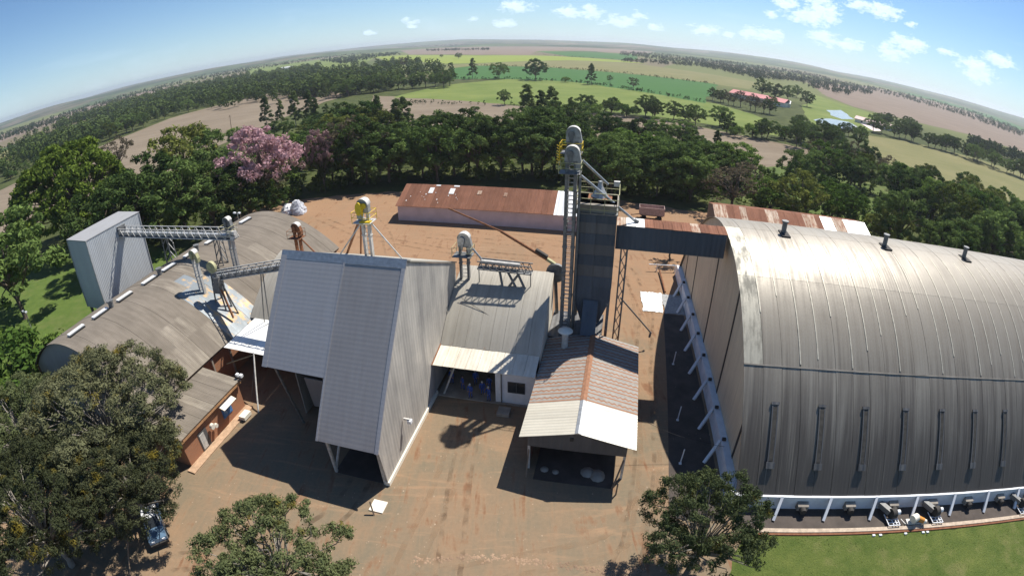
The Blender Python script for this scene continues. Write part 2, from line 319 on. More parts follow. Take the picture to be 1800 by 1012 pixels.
field('stubble_field', STUB, (-140, 420), (-90, 385), (0, 335), (75, 300), (150, 268), (230, 236), (300, 208), (380, 186), (460, 166), (575, 152), (600, 170), (480, 215), (400, 250), (300, 300), (120, 372), (0, 420))
field('stubble_field', STUB, (655, 168), (900, 186), (1050, 199), (1175, 213), (1280, 234), (1420, 262), (1450, 285), (1300, 305), (1150, 262), (1000, 245), (820, 238), (655, 235))
field('pasture', PAST, (690, 172), (745, 158), (800, 148), (890, 139.5), (1000, 144), (1110, 158), (1265, 184), (1350, 212), (1370, 240), (1290, 226), (1160, 206), (1040, 193), (905, 184))
field('crop_field', CROP, (790, 121), (835, 116), (960, 119), (1100, 130), (1255, 147.5), (1262, 150), (1240, 182), (1100, 157.4), (1000, 143.4), (890, 139), (790, 140))
field('crop_field', PALE, (785, 115), (830, 113), (1000, 107), (1120, 113), (1330, 145), (1320, 158), (1262, 149), (1100, 129), (960, 118), (835, 115.5), (790, 120.5))
field('crop_field', LIME, (655, 100), (720, 97.5), (840, 98), (960, 98.5), (1090, 106.5), (1140, 113), (1000, 106.5), (850, 111), (790, 112.5), (680, 107))
field('crop_field', CROP, (945, 91), (1030, 91.5), (1120, 97), (1120, 105), (1090, 105.5), (1000, 100))
field('ploughed_field', STUB2, (700, 88), (800, 81.5), (900, 78.2), (1010, 80), (1160, 91), (1120, 95.5), (1030, 90), (945, 90), (930, 97), (840, 97), (720, 96.5))
field('stubble_field', STUB2, (1420, 146), (1530, 152), (1600, 168), (1690, 192), (1800, 232), (1900, 275), (1900, 310), (1800, 268), (1700, 236), (1640, 222), (1560, 203), (1500, 188), (1450, 168))
field('crop_field', CROP, (1590, 160), (1640, 172), (1720, 193), (1800, 226), (1800, 231), (1690, 191), (1600, 167))
field('pasture', PAST, (1425, 165), (1495, 188), (1550, 205), (1530, 235), (1430, 222), (1410, 190))
field('pasture', PALE, (1525, 238), (1600, 250), (1700, 275), (1800, 305), (1880, 340), (1880, 420), (1800, 385), (1700, 350), (1600, 315), (1540, 275))
field('stubble_field', STUB2, (-60, 262), (0, 238), (120, 198), (240, 165), (330, 147), (330, 151), (240, 174), (120, 209), (0, 251), (-60, 276))
field('pasture', PALE, (0, 268), (60, 252), (80, 258), (40, 272), (0, 288))
field('pasture', PAST, (430, 122), (540, 108), (680, 92), (640, 112), (560, 130), (450, 140))
field('pasture', mat_grass('rank_grass', (.075, .12, .025), (.16, .20, .045), (.2, .17, .07), .25), (1290, 300), (1420, 292), (1560, 330), (1560, 400), (1480, 415), (1380, 378), (1290, 350))
# fish ponds and the pale sheets round them
WATER = NT('pond_water'); WATER = WATER.pbr((.30, .32, .30), .16, 0, None, .5)  # pale base colour carries the bright sky that the water reflects
field('pond', WATER, (1430, 211), (1460, 209), (1492, 215), (1512, 228), (1490, 229), (1450, 222))
field('pond', WATER, (1452, 194), (1478, 194), (1502, 210), (1480, 210), (1460, 203))
patch('bank', pxp((1505, 213), (1540, 222), (1549, 231), (1535, 231)), plain('pond_liner', (.62, .5, .46), .6), .2)
# haze: still, pale air round everything, the sky outside it
hz = MB(); hz.box((-7950, -7950, -2), (7950, 7950, 62)); ho = hz.build('haze', [], None, (0, 0, 0)); ho.rotation_euler = (0, 0, 0); ho['kind'] = 'stuff'
t = NT('haze'); pv = t.n('ShaderNodeVolumePrincipled'); pv.inputs['Color'].default_value = (.93, .97, 1.0, 1); pv.inputs['Density'].default_value = .00015; pv.inputs['Anisotropy'].default_value = .45; t.l(pv.outputs[0], t.out.inputs['Volume']); ho.data.materials.append(t.m)
# ------------------------------------------------------------------ shared building materials
def mat_vault():
    t = NT('weathered_zinc'); oc = t.co(); z = t.sep(oc)[2]
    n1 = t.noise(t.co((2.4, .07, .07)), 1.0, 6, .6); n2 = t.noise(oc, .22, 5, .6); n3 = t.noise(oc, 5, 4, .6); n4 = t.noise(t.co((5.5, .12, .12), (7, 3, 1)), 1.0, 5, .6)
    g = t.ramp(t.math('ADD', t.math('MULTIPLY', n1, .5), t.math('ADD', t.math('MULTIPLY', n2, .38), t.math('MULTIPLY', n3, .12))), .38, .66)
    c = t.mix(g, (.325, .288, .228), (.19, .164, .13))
    # mould runs: long streaks, plus a height term darkening towards the eave
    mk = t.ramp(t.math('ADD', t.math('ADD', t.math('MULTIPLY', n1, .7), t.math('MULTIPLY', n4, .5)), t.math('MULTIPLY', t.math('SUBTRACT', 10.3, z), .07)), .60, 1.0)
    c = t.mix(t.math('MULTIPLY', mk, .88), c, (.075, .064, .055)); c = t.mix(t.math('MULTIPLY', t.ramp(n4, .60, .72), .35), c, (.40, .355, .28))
    wv = t.math('SINE', t.math('MULTIPLY', t.sep(oc)[0], 2 * math.pi / .32))
    return t.pbr(c, t.math('ADD', .42, t.math('MULTIPLY', t.math('MAXIMUM', g, mk), .26)), .22, t.bump(t.math('ADD', wv, t.math('MULTIPLY', n3, .9)), .003, .8), .55)
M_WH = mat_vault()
M_WHED = sheet('pale_flaking_sheet', (.52, .48, .38), (.27, .25, .2), .32, 'x', (2.2, .5, .5), .5, .1, (.47, .60), bumpd=.004)
M_WHLOW = sheet('mouldy_zinc', (.23, .198, .165), (.078, .066, .056), .32, 'x', (2.2, .06, .06), .5, .12, (.34, .66), bumpd=.003, pervar=.05, spec=.4)
M_SEAM = plain('pale_lap_seam', (.52, .48, .385), .55, .2)
M_GABLE = sheet('tan_gable_sheet', (.72, .62, .45), (.50, .43, .32), .33, 'y', (.3, 3.0, .15), .6, .1, (.35, .75))
M_DARK = plain('dark_seam', (.05, .045, .04), .8)
M_WHITE = plain('whitewash', (.74, .75, .76), .8, 0, .10, 1.2); M_CREAM = plain('cream_paint', (.78, .72, .6), .75, 0, .1)
M_CONC = plain('stained_concrete', (.30, .265, .22), .9, 0, .3, .9); M_CONCD = plain('shade_dark_concrete', (.075, .06, .05), .85, 0, .35, .6)  # second concrete is darkened to shadow tone, shade put into its base colour
M_BRICK = None
def mat_brick():
    t = NT('orange_brick'); oc = t.co((1, 1, 1)); x = t.sep(oc); cb = t.n('ShaderNodeCombineXYZ'); t.l(t.math('ADD', x[0], x[1]), cb.inputs[0]); t.l(x[2], cb.inputs[1])
    b = t.n('ShaderNodeTexBrick'); t.l(cb.outputs[0], b.inputs['Vector']); b.inputs['Scale'].default_value = 1.0; b.inputs['Brick Width'].default_value = .24; b.inputs['Row Height'].default_value = .09; b.inputs['Mortar Size'].default_value = .012
    b.inputs['Color1'].default_value = (.42, .17, .075, 1); b.inputs['Color2'].default_value = (.33, .125, .06, 1); b.inputs['Mortar'].default_value = (.30, .22, .16, 1)
    n = t.noise(oc, .8, 5); c = t.mix(t.ramp(n, .45, .75), b.outputs['Color'], (.34, .17, .10)); return t.pbr(c, .9, 0, t.bump(b.outputs['Fac'], .01, -.6), .2)
M_BRICK = mat_brick()
M_GREY = sheet('grey_blue_sheet', (.42, .402, .398), (.34, .325, .32), .30, 'z', (3.0, .25, .25), .5, .15, (.3, .8), bumpd=.0014, pervar=.05)
M_GREYB = sheet('brown_grey_sheet', (.36, .335, .32), (.285, .262, .25), .30, 'z', (2.2, .25, .25), .55, .12, (.3, .75), bumpd=.0014, pervar=.05)
M_SIDE = sheet('streaked_zinc_wall', (.58, .54, .475), (.29, .272, .25), .5, 'y', (.3, 1.0, .08), .5, .12, (.36, .66), bumpd=.008)
M_ZINC = sheet('clean_zinc', (.45, .415, .345), (.29, .26, .21), .33, 'x', (2.0, .15, .15), .5, .1, (.35, .75), rust=(.30, .15, .07), rustlim=(.62, .78), bumpd=.003, spec=.6, pervar=.02)
M_CANOPY = sheet('pale_canopy_sheet', (.62, .58, .49), (.44, .365, .275), .33, 'x', (2.2, .5, .5), .55, .15, (.4, .75), rust=(.42, .21, .10), rustlim=(.64, .82), bumpd=.004)
M_BRIGHT = sheet('bright_tin', (.82, .81, .77), (.62, .56, .46), .33, 'x', (2.2, .5, .5), .5, .2, (.5, .8), rust=(.5, .25, .1), rustlim=(.68, .82), bumpd=.004)
M_OLD = sheet('old_fibre_cement', (.225, .192, .155), (.135, .115, .092), .18, 'y', (.35, 2.0, .35), .85, 0, (.32, .7), bumpd=.006, pervar=.03, spec=.15)
M_OLDL = sheet('bleached_fibre_cement', (.30, .262, .21), (.165, .14, .112), .18, 'y', (.35, 2.2, .35), .85, 0, (.36, .62), bumpd=.008, pervar=.05, spec=.15)
M_BLUESH = sheet('blue_grey_tin', (.23, .255, .27), (.17, .19, .20), .33, 'y', (.4, 1.5, .4), .5, .25, (.35, .75), rust=(.52, .34, .16), rustlim=(.51, .60), bumpd=.004)
M_RUST = sheet('rusted_sheet', (.27, .125, .075), (.165, .075, .048), .3, 'x', (3, .5, .5), .85, .05, (.3, .7), bumpd=.015, pervar=.16, spec=.2)
M_RUSTP = sheet('half_rusted_sheet', (.56, .48, .38), (.34, .2, .125), .3, 'x', (4, .5, .5), .75, .1, (.35, .62), rust=(.27, .12, .07), rustlim=(.5, .62), bumpd=.015, pervar=.12)
M_WSHEET = sheet('new_white_sheet', (.70, .71, .72), (.55, .54, .52), .9, 'x', (2, .5, .5), .5, .2, (.4, .85), bumpd=.02, pervar=.05)
M_PINK = plain('pinkish_limewash', (.60, .51, .53), .9, 0, .12, .5)
M_NAVY = sheet('dark_blue_cladding', (.085, .105, .132), (.06, .072, .088), .5, 'x', (1.5, 1.5, .2), .55, .2, (.3, .8), pervar=.15)
M_SLATE = sheet('dull_grey_cladding', (.155, .152, .15), (.10, .096, .094), .5, 'x', (1.5, 1.5, .2), .6, .2, (.3, .8), pervar=.15)
M_STEEL = plain('galvanised_steel', (.42, .43, .43), .45, .5, .2); M_STEELD = plain('dull_steel', (.20, .20, .195), .6, .4, .3); M_STEELW = plain('pale_painted_steel', (.55, .53, .49), .6, .1, .25)
M_RSTEEL = plain('rusty_steel', (.24, .105, .05), .85, .1, .35); M_YEL = plain('yellow_paint', (.75, .52, .03), .5, 0, .15); M_OLIVE = plain('faded_yellow_guard', (.42, .40, .22), .7, 0, .2)
M_BLACK = plain('dark_opening', (.02, .02, .02), .9, 0, .2); M_TIMBER = plain('weathered_timber', (.22, .16, .11), .85, 0, .3)
M_BLUE = plain('blue_paint', (.05, .17, .40), .5, 0, .2)
def mat_hutroof():
    t = NT('rust_lapped_roof'); oc = t.co(); x = t.sep(oc); f = t.math('FRACT', t.math('DIVIDE', x[1], 1.09))
    wav = t.math('MULTIPLY', t.math('SINE', t.math('MULTIPLY', x[0], 13.5)), .06)
    n = t.noise(oc, 2.2, 6, .65); nn = t.math('MULTIPLY', t.math('SUBTRACT', n, .5), .35)
    ff = t.math('ADD', f, t.math('ADD', wav, t.math('MULTIPLY', nn, .4))); d1 = t.math('ABSOLUTE', t.math('SUBTRACT', f, .07)); d2 = t.math('ABSOLUTE', t.math('SUBTRACT', ff, .5))
    k = t.math('MAXIMUM', t.ramp(d1, .10, .05), t.math('MULTIPLY', t.ramp(d2, .13, .06), .9))
    k = t.math('MULTIPLY', k, t.ramp(t.noise(oc, .9, 5, .6), .22, .42))
    c = t.mix(t.ramp(n, .3, .7), (.24, .225, .205), (.34, .315, .28)); c = t.mix(k, c, t.mix(n, (.215, .085, .035), (.33, .155, .075)))
    return t.pbr(c, .75, .05, t.bump(t.math('SINE', t.math('MULTIPLY', x[1], 2 * math.pi / .36)), .015, .7), .25)
M_HUT = mat_hutroof()
M_HUTW = sheet('cream_roof_sheet', (.52, .485, .40), (.35, .32, .255), .36, 'y', (.35, 1.6, .35), .55, .1, (.42, .8), bumpd=.015, pervar=.05)
M_HUTB = sheet('sunlit_roof_sheet', (.52, .50, .435), (.38, .355, .29), .36, 'y', (.35, 1.6, .35), .5, .15, (.5, .85), bumpd=.015, pervar=.04)  # cream sheet again, lighter for the sunward slope: sunlight put into the colour

# ------------------------------------------------------------------ big vaulted grain warehouse
WS0, WT0, WT1, WTC, WHW = 12.05, 28.9, 72.5, 50.7, 21.8
def wz(t): return 1.47 + 14.3 * (1 - ((t - WTC) / WHW) ** 2)
def wsh(s, t): return s - .045 * (t - WT0)
wh = thing('grain_warehouse', 'huge vaulted grain warehouse with pale streaked metal roof and white buttressed low walls', 'warehouse', 12, 28.9)
def arch_slab(mb, s0, s1, ta, tb, n, lift, zf=wz, sh=wsh, th=.05):
    T = [ta + (tb - ta) * i / n for i in range(n + 1)]; top = []; bot = []
    for tt in T:
        e = .05; dz = (zf(tt + e) - zf(tt - e)) / (2 * e); nl = math.hypot(1, dz); nt, nz = -dz / nl, 1 / nl
        for L_, o in ((top, lift), (bot, lift - th)): L_.append((tt + nt * o, zf(tt) + nz * o))
    vs = []
    for L_ in (top, bot):
        for (tt, z) in L_: vs += [(sh(s0, tt), tt, z), (sh(s1, tt), tt, z)]
    m = 2 * (n + 1); fs = []
    for i in range(n): a = 2 * i; fs += [(m + a + 2, m + a + 3, m + a + 1, m + a), (a + 2, m + a + 2, m + a, a), (a + 1, m + a + 1, m + a + 3, a + 3)]
    fs += [(1, 0, m, m + 1), (2 * n, 2 * n + 1, m + 2 * n + 1, m + 2 * n)]
    mb.add(vs[:m], [(2 * i, 2 * i + 1, 2 * i + 3, 2 * i + 2) for i in range(n)], smooth=True)
    return mb.add(vs, fs)
bands = [28.75, 36.0, 43.0, 50.7, 58.0, 65.3, 72.6]
STW = 1.72; NST = 36; J_ = np.zeros(NST)
for k in range(NST):
    s0 = WS0 + k * STW; s1 = s0 + STW - .03
    for b in range(6):
        ja = J_[k] if b == 2 else 0; jb = J_[k] if b == 1 else 0
        mb = MB(); arch_slab(mb, s0, s1, bands[b] + ja, bands[b + 1] + jb + .1, 10, .03 + .012 * (k % 2) + .008 * b)
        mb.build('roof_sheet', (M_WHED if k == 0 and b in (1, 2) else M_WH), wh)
for k in range(1, NST):
    s0 = WS0 + k * STW; lo = 36.4 + rng.uniform(0, 5) if k % 3 else 36.2
    mb = MB(); arch_slab(mb, s0 - .055, s0 + .055, lo, 48.5, 10, .085, th=.03); mb.build('lap_seam', M_SEAM, wh)
mb = MB(); arch_slab(mb, WS0, WS0 + NST * STW, 35.95, 36.03, 1, .085, th=.03); mb.build('lap_rail', M_CONC, wh)
# gable wall of wide sheets with dark open seams
gt = [29.2, 33.0, 42.2, 51.6, 62.2, 68.5, 72.2]
for a, b in zip(gt[:-1], gt[1:]):
    mb = MB(); n = 6; T = [a + .09 + (b - a - .18) * i / n for i in range(n + 1)]; s_ = lambda tt: wsh(WS0 + .30, tt)
    vs = [(s_(x), x, 1.0) for x in T] + [(s_(x), x, wz(x) - .03) for x in T] + [(s_(x) + .12, x, 1.0) for x in T] + [(s_(x) + .12, x, wz(x) - .03) for x in T]; m = n + 1
    fs = [(i + 1, i, m + i, m + i + 1) for i in range(n)] + [(2 * m + i, 2 * m + i + 1, 3 * m + i + 1, 3 * m + i) for i in range(n)] + [(0, 2 * m, 3 * m, m), (m - 1, 2 * m - 1, 4 * m - 1, 3 * m - 1)]
    mb.add(vs, fs); mb.build('gable_panel', M_GABLE, wh)
for x in gt[1:-1]:
    mb = MB(); mb.slab([(wsh(WS0 + .26, x), x + .2, 1.0), (wsh(WS0 + .26, x), x - .2, 1.0), (wsh(WS0 + .26, x), x - .2, wz(x - .2) - .05), (wsh(WS0 + .26, x), x + .2, wz(x + .2) - .05)], .1); mb.build('gable_seam', M_DARK, wh)
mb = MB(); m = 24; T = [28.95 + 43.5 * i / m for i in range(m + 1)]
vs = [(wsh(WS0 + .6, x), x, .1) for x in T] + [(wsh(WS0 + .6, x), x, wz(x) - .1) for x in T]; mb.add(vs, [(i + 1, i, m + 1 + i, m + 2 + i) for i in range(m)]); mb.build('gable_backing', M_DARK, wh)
mb = MB(); mb.box((WS0 + .3, 28.62, 0), (74, 28.9, 1.44)); mb.build('front_low_wall', M_WHITE, wh)
mb = MB(); mb.box((WS0, 72.3, 0), (74, 72.6, 1.4)); mb.build('back_low_wall', M_WHITE, wh)
mb = MB(); mb.box((73.6, 29.2, 0), (73.9, 72.2, 1.4)); mb.extr_s([(x, wz(x) - .1) for x in T] + [(72.4, 0), (28.95, 0)], 73.2, 73.4); mb.build('end_wall', M_GABLE, wh)
q = [(wsh(11.55, 28.6), 28.6), (wsh(11.55, 72.6), 72.6)]
mb = MB(); mb.slab([(q[1][0], q[1][1], 0), (q[0][0], q[0][1], 0), (q[0][0] + .12, q[0][1], 1.55), (q[1][0] + .12, q[1][1], 1.55)], .35); mb.build('side_low_wall', M_WHITE, wh)
mb = MB(); mb.slab([(q[0][0] + .1, q[0][1], 1.56), (q[0][0] + .85, q[0][1], 1.50), (q[1][0] + .85, q[1][1], 1.50), (q[1][0] + .1, q[1][1], 1.56)], .06); mb.build('wall_coping', M_WHITE, wh)
for k in range(8):
    tb = 33.6 + 4.5 * k; sf = 10.0 - .036 * (tb - 33.6); tt = tb + 1.5
    mb = MB(); mb.beam((sf, tb, .0), (wsh(11.6, tt), tt, 1.5), .26, .30); mb.build('buttress', M_WHITE, wh)
    mb = MB(); mb.box((wsh(11.75, tt), tt - .12, 1.56), (wsh(12.1, tt), tt + .12, 1.80)); mb.build('bracket', M_DARK, wh)
for k in range(8):
    x = 15.9 + 4.62 * k; mb = MB(); mb.beam((x - .35, 27.25, .05), (x + .25, 28.66, 1.46), .24, .26); mb.build('buttress', M_WHITE, wh)
for k in range(8):   # aeration inlets through the low wall
    x = 18.2 + 4.62 * k; mb = MB(); mb.extr_s([(28.62, .25), (28.1, .35), (28.1, .85), (28.62, 1.0)], x - .5, x + .5); i = mb.build('air_inlet', M_CONC, wh)
    mb = MB(); mb.tube((x, 28.12, .58), (x, 27.72, .55), .30, 12); mb.build('inlet_ring', M_DARK, i)
for k in range(8):   # slot skylights low on the vault
    x = 14.65 + 4.36 * k
    mb = MB(); arch_slab(mb, x - .19, x + .19, 30.6, 33.6, 4, .14, sh=lambda s, t: s, th=.05); sl_ = mb.build('skylight_strip', plain('smoky_glazing', (.10, .085, .065), .35, 0, .3) if k == 0 else bpy.data.materials['smoky_glazing'], wh)
    mb = MB()
    for dx in (-.24, .24): arch_slab(mb, x + dx - .05, x + dx + .05, 30.4, 33.7, 3, .16, sh=lambda s, t: s, th=.06)
    arch_slab(mb, x - .38, x + .38, 30.2, 30.55, 1, .22, sh=lambda s, t: s, th=.1); arch_slab(mb, x - .36, x + .36, 33.66, 33.82, 1, .18, sh=lambda s, t: s, th=.1); mb.build('skylight_frame', M_SLATE, sl_)
for k, x in enumerate((18.5, 30.8, 42.5, 55)):
    tt = 50.2; mb = MB(); mb.box((wsh(x - .45, tt), tt - .9, wz(tt) + .0), (wsh(x + .5, tt), tt + .9, wz(tt) + .16)); v_ = mb.build('vent_curb', M_DARK, wh)
    mb = MB(); mb.tube((wsh(x, tt), tt + .3, wz(tt) + .1), (wsh(x, tt), tt + .3, wz(tt) + 1.25), .27, 10); mb.tube((wsh(x, tt), tt + .3, wz(tt) + 1.25), (wsh(x, tt), tt + .3, wz(tt) + 1.4), .38, 10); mb.build('vent_pipe', M_STEELD, v_)
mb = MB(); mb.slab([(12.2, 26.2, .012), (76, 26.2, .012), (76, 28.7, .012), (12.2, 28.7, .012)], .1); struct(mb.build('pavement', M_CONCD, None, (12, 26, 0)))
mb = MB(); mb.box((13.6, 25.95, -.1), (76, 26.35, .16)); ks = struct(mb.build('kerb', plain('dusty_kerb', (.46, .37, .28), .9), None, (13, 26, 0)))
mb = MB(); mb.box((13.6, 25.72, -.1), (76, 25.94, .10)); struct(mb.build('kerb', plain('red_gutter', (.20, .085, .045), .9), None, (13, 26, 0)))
mb = MB(); mb.slab([(6.7, 27.0, .014), (11.3, 27.0, .014), (9.9, 60, .014), (7.2, 60, .014)], .1); struct(mb.build('pavement', M_CONCD, None, (9, 30, 0)))  # dark strip over the warehouse's cast shadow, painted in the shade tone
for tt in (33.3, 39.2, 48.7):
    mb = MB(); mb.box((7.7, tt - .12, 0), (7.95, tt + .12, .08)); mb.tube((7.82, tt, 0), (7.95, tt + .3, 1.5), .06, 6); single('bollard', mb, M_WHITE, 'short white post standing in the shadowed strip beside the warehouse gable', 'post', (7.82, tt, 0), 'posts beside the warehouse gable')

# ------------------------------------------------------------------ truck unloading shed (steep grey roof)
us = thing('unloading_shed', 'tall truck unloading shed with steep grey corrugated roof and open shadowed front', 'shed', -21.5, 30)
RZ, RT = 16.35, 35.0
def fz(t): return RZ - (RT - t) * 1.245
TF1, TF2 = 25.4, 28.6
def roofquad(s0, s1, ta, tb, d=0): return [(s0, ta, fz(ta) + d), (s1, ta, fz(ta) + d), (s1, tb, fz(tb) + d), (s0, tb, fz(tb) + d)]
mb = MB(); mb.slab(roofquad(-21.5, -15.95, TF1, RT), .12); rp = mb.build('roof_panel', M_GREYB, us); rp['label'] = 'brown grey roof slope reaching far down'
mb = MB(); mb.slab(roofquad(-27.9, -21.54, TF2, RT, .03), .12); rp2 = mb.build('roof_panel', M_GREY, us); rp2['label'] = 'blue grey roof slope ending higher up'
for (x0, x1, tt, d) in ((-16.25, -15.93, TF1, .05), (-21.6, -21.42, TF1, .06), (-28.0, -27.45, TF2, .08)):
    mb = MB(); mb.slab(roofquad(x0, x1, tt - .05, RT, d), .05); mb.build('verge_flashing', M_GREY, us)
bz = lambda t: RZ - (t - RT) * .45
mb = MB(); mb.slab([(-28, RT, bz(RT)), (-15.95, RT, bz(RT)), (-15.95, 47.5, bz(47.5)), (-28, 47.5, bz(47.5))], .12); mb.build('rear_roof', M_ZINC, us)
mb = MB(); mb.extr_s([(RT - .45, fz(RT - .45) + .05), (RT, RZ + .12), (RT + .7, bz(RT + .7) + .06), (RT + .7, bz(RT + .7) + .02), (RT, RZ + .04), (RT - .45, fz(RT - .45) + .01)], -28.05, -15.9); mb.build('ridge_cap', M_STEEL, us)
def side_poly(tf): return [(26.1 if tf < 27 else tf + .3, .42), (47.3, .42), (47.3, bz(47.3) - .15), (RT, RZ - .2), (tf + .25, fz(tf + .25) - .15)]
mb = MB(); mb.extr_s(side_poly(TF1), -16.2, -16.05); mb.build('side_wall', M_SIDE, us)
mb = MB(); mb.extr_s([(26.05, 0), (39, 0), (39, .42), (26.05, .42)], -16.3, -15.9); mb.build('plinth', M_CREAM, us)
mb = MB(); mb.extr_s([(29.2, .1), (47.3, .1), (47.3, bz(47.3) - .2), (RT, RZ - .25), (29.2, fz(29.2) - .2)], -21.5, -21.42); mb.build('dividing_wall', M_GREY, us)
mb = MB(); mb.extr_s([(32.5, .1), (47.3, .1), (47.3, bz(47.3) - .2), (RT, RZ - .25), (32.5, fz(32.5) - .2)], -27.8, -27.7); mb.build('side_wall', M_SIDE, us)
mb = MB(); mb.box((-27.7, 47.1, .1), (-16.2, 47.2, 10.5)); mb.build('rear_wall', M_SLATE, us)
for (x, tt) in ((-21.1, 26.3), (-16.35, 26.2)):
    mb = MB(); mb.beam((x, tt, 0), (x, tt - .2, fz(tt - .2) - .2), .22, .22); mb.build('post', M_STEELW, us)
mb = MB(); mb.beam((-21.1, 26.3, .3), (-20.6, 30.2, 6.5), .16, .16); mb.build('brace', M_STEELW, us)
for x in (-27.3, -22.3):
    mb = MB(); mb.beam((x, 31.2, 0), (x, 29.2, fz(29.2) - .25), .18, .18); mb.build('post', M_STEELD, us)
mb = MB(); mb.slab([(-26.6, 32.6, 1.2), (-23.6, 32.6, 1.2), (-23.6, 32.2, 4.9), (-26.6, 32.2, 4.9)], .08); mb.build('hanging_panel', M_GREYB, us)
mb = MB(); mb.slab([(-23.3, 33.4, .4), (-21.6, 33.4, .4), (-21.6, 33.0, 5.2), (-23.3, 33.0, 5.2)], .08); mb.build('hanging_panel', M_SIDE, us)
mb = MB(); mb.box((-15.95, 30.6, 3.6), (-15.4, 30.75, 3.75)); lm = mb.build('lamp_arm', M_STEELW, us); mb = MB(); mb.box((-15.6, 30.5, 3.3), (-15.25, 30.9, 3.6)); mb.build('lamp_head', M_WHITE, lm)
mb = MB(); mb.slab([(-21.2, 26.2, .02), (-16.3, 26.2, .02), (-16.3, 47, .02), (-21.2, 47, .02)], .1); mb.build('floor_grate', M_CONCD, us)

# ------------------------------------------------------------------ reception and drying building: half vaults, canopies, office
db = thing('drying_building', 'low drying building with pale half vault roof and lit canopy over a dark bay', 'building', -16, 39)
def dz(t): return 9.75 - .0437 * (t - 52) ** 2
for a, b in ((-16.0, -6.0), (-39.9, -28.1)):
    n = int(round((b - a) / 1.24)); w = (b - a) / n
    for k in range(n):
        for (ta, tb, lf) in ((41.1, 45.6, .05), (45.5, 49.5, .03)):
            mb = MB(); arch_slab(mb, a + k * w, a + (k + 1) * w - .02, ta, tb, 8, lf + .006 * (k % 2), zf=dz, sh=lambda s, t: s, th=.04); mb.build('vault_sheet', M_ZINC, db)
mb = MB(); mb.extr_s([(41.3, 0), (49.4, 0), (49.4, dz(49.4) - .05)] + [(x, dz(x) - .05) for x in (48, 46, 44, 42.5, 41.3)], -6.15, -6.0); mb.build('end_wall', M_CREAM, db)
for b_ in (((-39.9, 49.3, 0), (-28, 49.45, 9.35)), ((-16, 49.3, 0), (-6, 49.45, 9.35))): mb = MB(); mb.box(*b_); mb.build('rear_wall', M_CREAM, db)
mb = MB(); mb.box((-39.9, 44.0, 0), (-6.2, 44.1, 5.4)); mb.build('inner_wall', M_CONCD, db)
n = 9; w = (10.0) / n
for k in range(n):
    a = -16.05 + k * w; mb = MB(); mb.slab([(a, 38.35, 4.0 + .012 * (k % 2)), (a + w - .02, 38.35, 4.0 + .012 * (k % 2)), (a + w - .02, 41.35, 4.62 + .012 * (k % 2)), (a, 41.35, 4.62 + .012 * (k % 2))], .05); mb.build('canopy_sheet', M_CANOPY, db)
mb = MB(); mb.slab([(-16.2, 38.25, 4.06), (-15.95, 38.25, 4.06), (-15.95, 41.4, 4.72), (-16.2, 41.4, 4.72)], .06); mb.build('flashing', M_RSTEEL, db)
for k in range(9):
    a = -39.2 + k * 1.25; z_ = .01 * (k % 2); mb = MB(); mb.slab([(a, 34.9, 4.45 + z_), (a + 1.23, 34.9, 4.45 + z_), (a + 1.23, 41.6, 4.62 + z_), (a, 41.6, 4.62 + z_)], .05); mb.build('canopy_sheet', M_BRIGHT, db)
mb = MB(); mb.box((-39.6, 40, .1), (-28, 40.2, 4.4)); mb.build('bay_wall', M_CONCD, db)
ofw = MB()
ofw.box((-9.95, 38.95, .1), (-6.05, 39.15, 3.95)); ofw.box((-9.95, 39.15, .1), (-9.8, 44, 3.95)); ow = ofw.build('office_wall', M_WHITE, db)
mb = MB(); mb.box((-8.75, 38.9, 1.45), (-7.05, 38.97, 2.75)); wn = mb.build('window', M_SLATE, db)
for x in (-8.68, -7.86):
    mb = MB(); mb.box((x, 38.86, 1.52), (x + .75, 38.92, 2.68)); mb.build('pane', plain('dark_glass', (.03, .035, .04), .12, 0, .2) if x < -8 else bpy.data.materials['dark_glass'], wn)
mb = MB(); mb.tube((-9.35, 38.85, .1), (-9.35, 38.85, 3.95), .06, 8); mb.build('downpipe', M_STEELD, db)
mb = MB(); mb.box((-15.9, 38.7, 0), (-6, 44, .12)); mb.build('floor_slab', M_CONC, db)
mb = MB(); mb.beam((-15.3, 39.0, .1), (-13.9, 40.2, 4.1), .14, .14); mb.build('brace', M_STEELW, db)
mb = MB(); mb.box((-9.4, 36.9, .0), (-8.2, 38.0, .35)); single('step', mb, M_CONC, 'low concrete step slab in front of the white office wall', 'step', (-8.8, 37.4, 0))

# ------------------------------------------------------------------ furnace shed with rust-lapped gable roof
hs = thing('furnace_shed', 'gabled furnace shed with rust-streaked lapped roof and a bright white front bay', 'shed', -1.3, 30.4)
RS = -1.29
def hz_(s): return 5.0 - abs(s - RS) * (1.1 / 4.65)
def roof_row(ta, tb, mat_l, mat_r, lift):
    for sgn, e, m_ in ((-1, -5.95, mat_l), (1, 3.45, mat_r)):
        mb = MB(); a = RS + sgn * .03
        qd = [(e, ta, hz_(e) + lift), (a, ta, hz_(a) + lift), (a, tb, hz_(a) + lift), (e, tb, hz_(e) + lift)]
        mb.slab(qd if sgn < 0 else [qd[1], qd[0], qd[3], qd[2]], .045); mb.build('roof_sheet', m_, hs)
for k in range(4): roof_row(30.4 + k * 1.06, 30.4 + k * 1.06 + 1.08, M_HUTW, M_HUTB, .05 - .008 * (k % 2))
for k in range(10): roof_row(34.62 + k * 1.09, 34.62 + k * 1.09 + 1.11, M_HUT, M_HUT, .03 - .01 * (k % 2))
mb = MB(); mb.extr_t([(RS - .28, hz_(RS - .28) + .07), (RS, 5.12), (RS + .28, hz_(RS + .28) + .07), (RS + .28, hz_(RS + .28) + .03), (RS - .28, hz_(RS - .28) + .03)], 34.6, 45.5); mb.build('ridge_cap', plain('orange_rust_ridge', (.30, .15, .085), .85), hs)
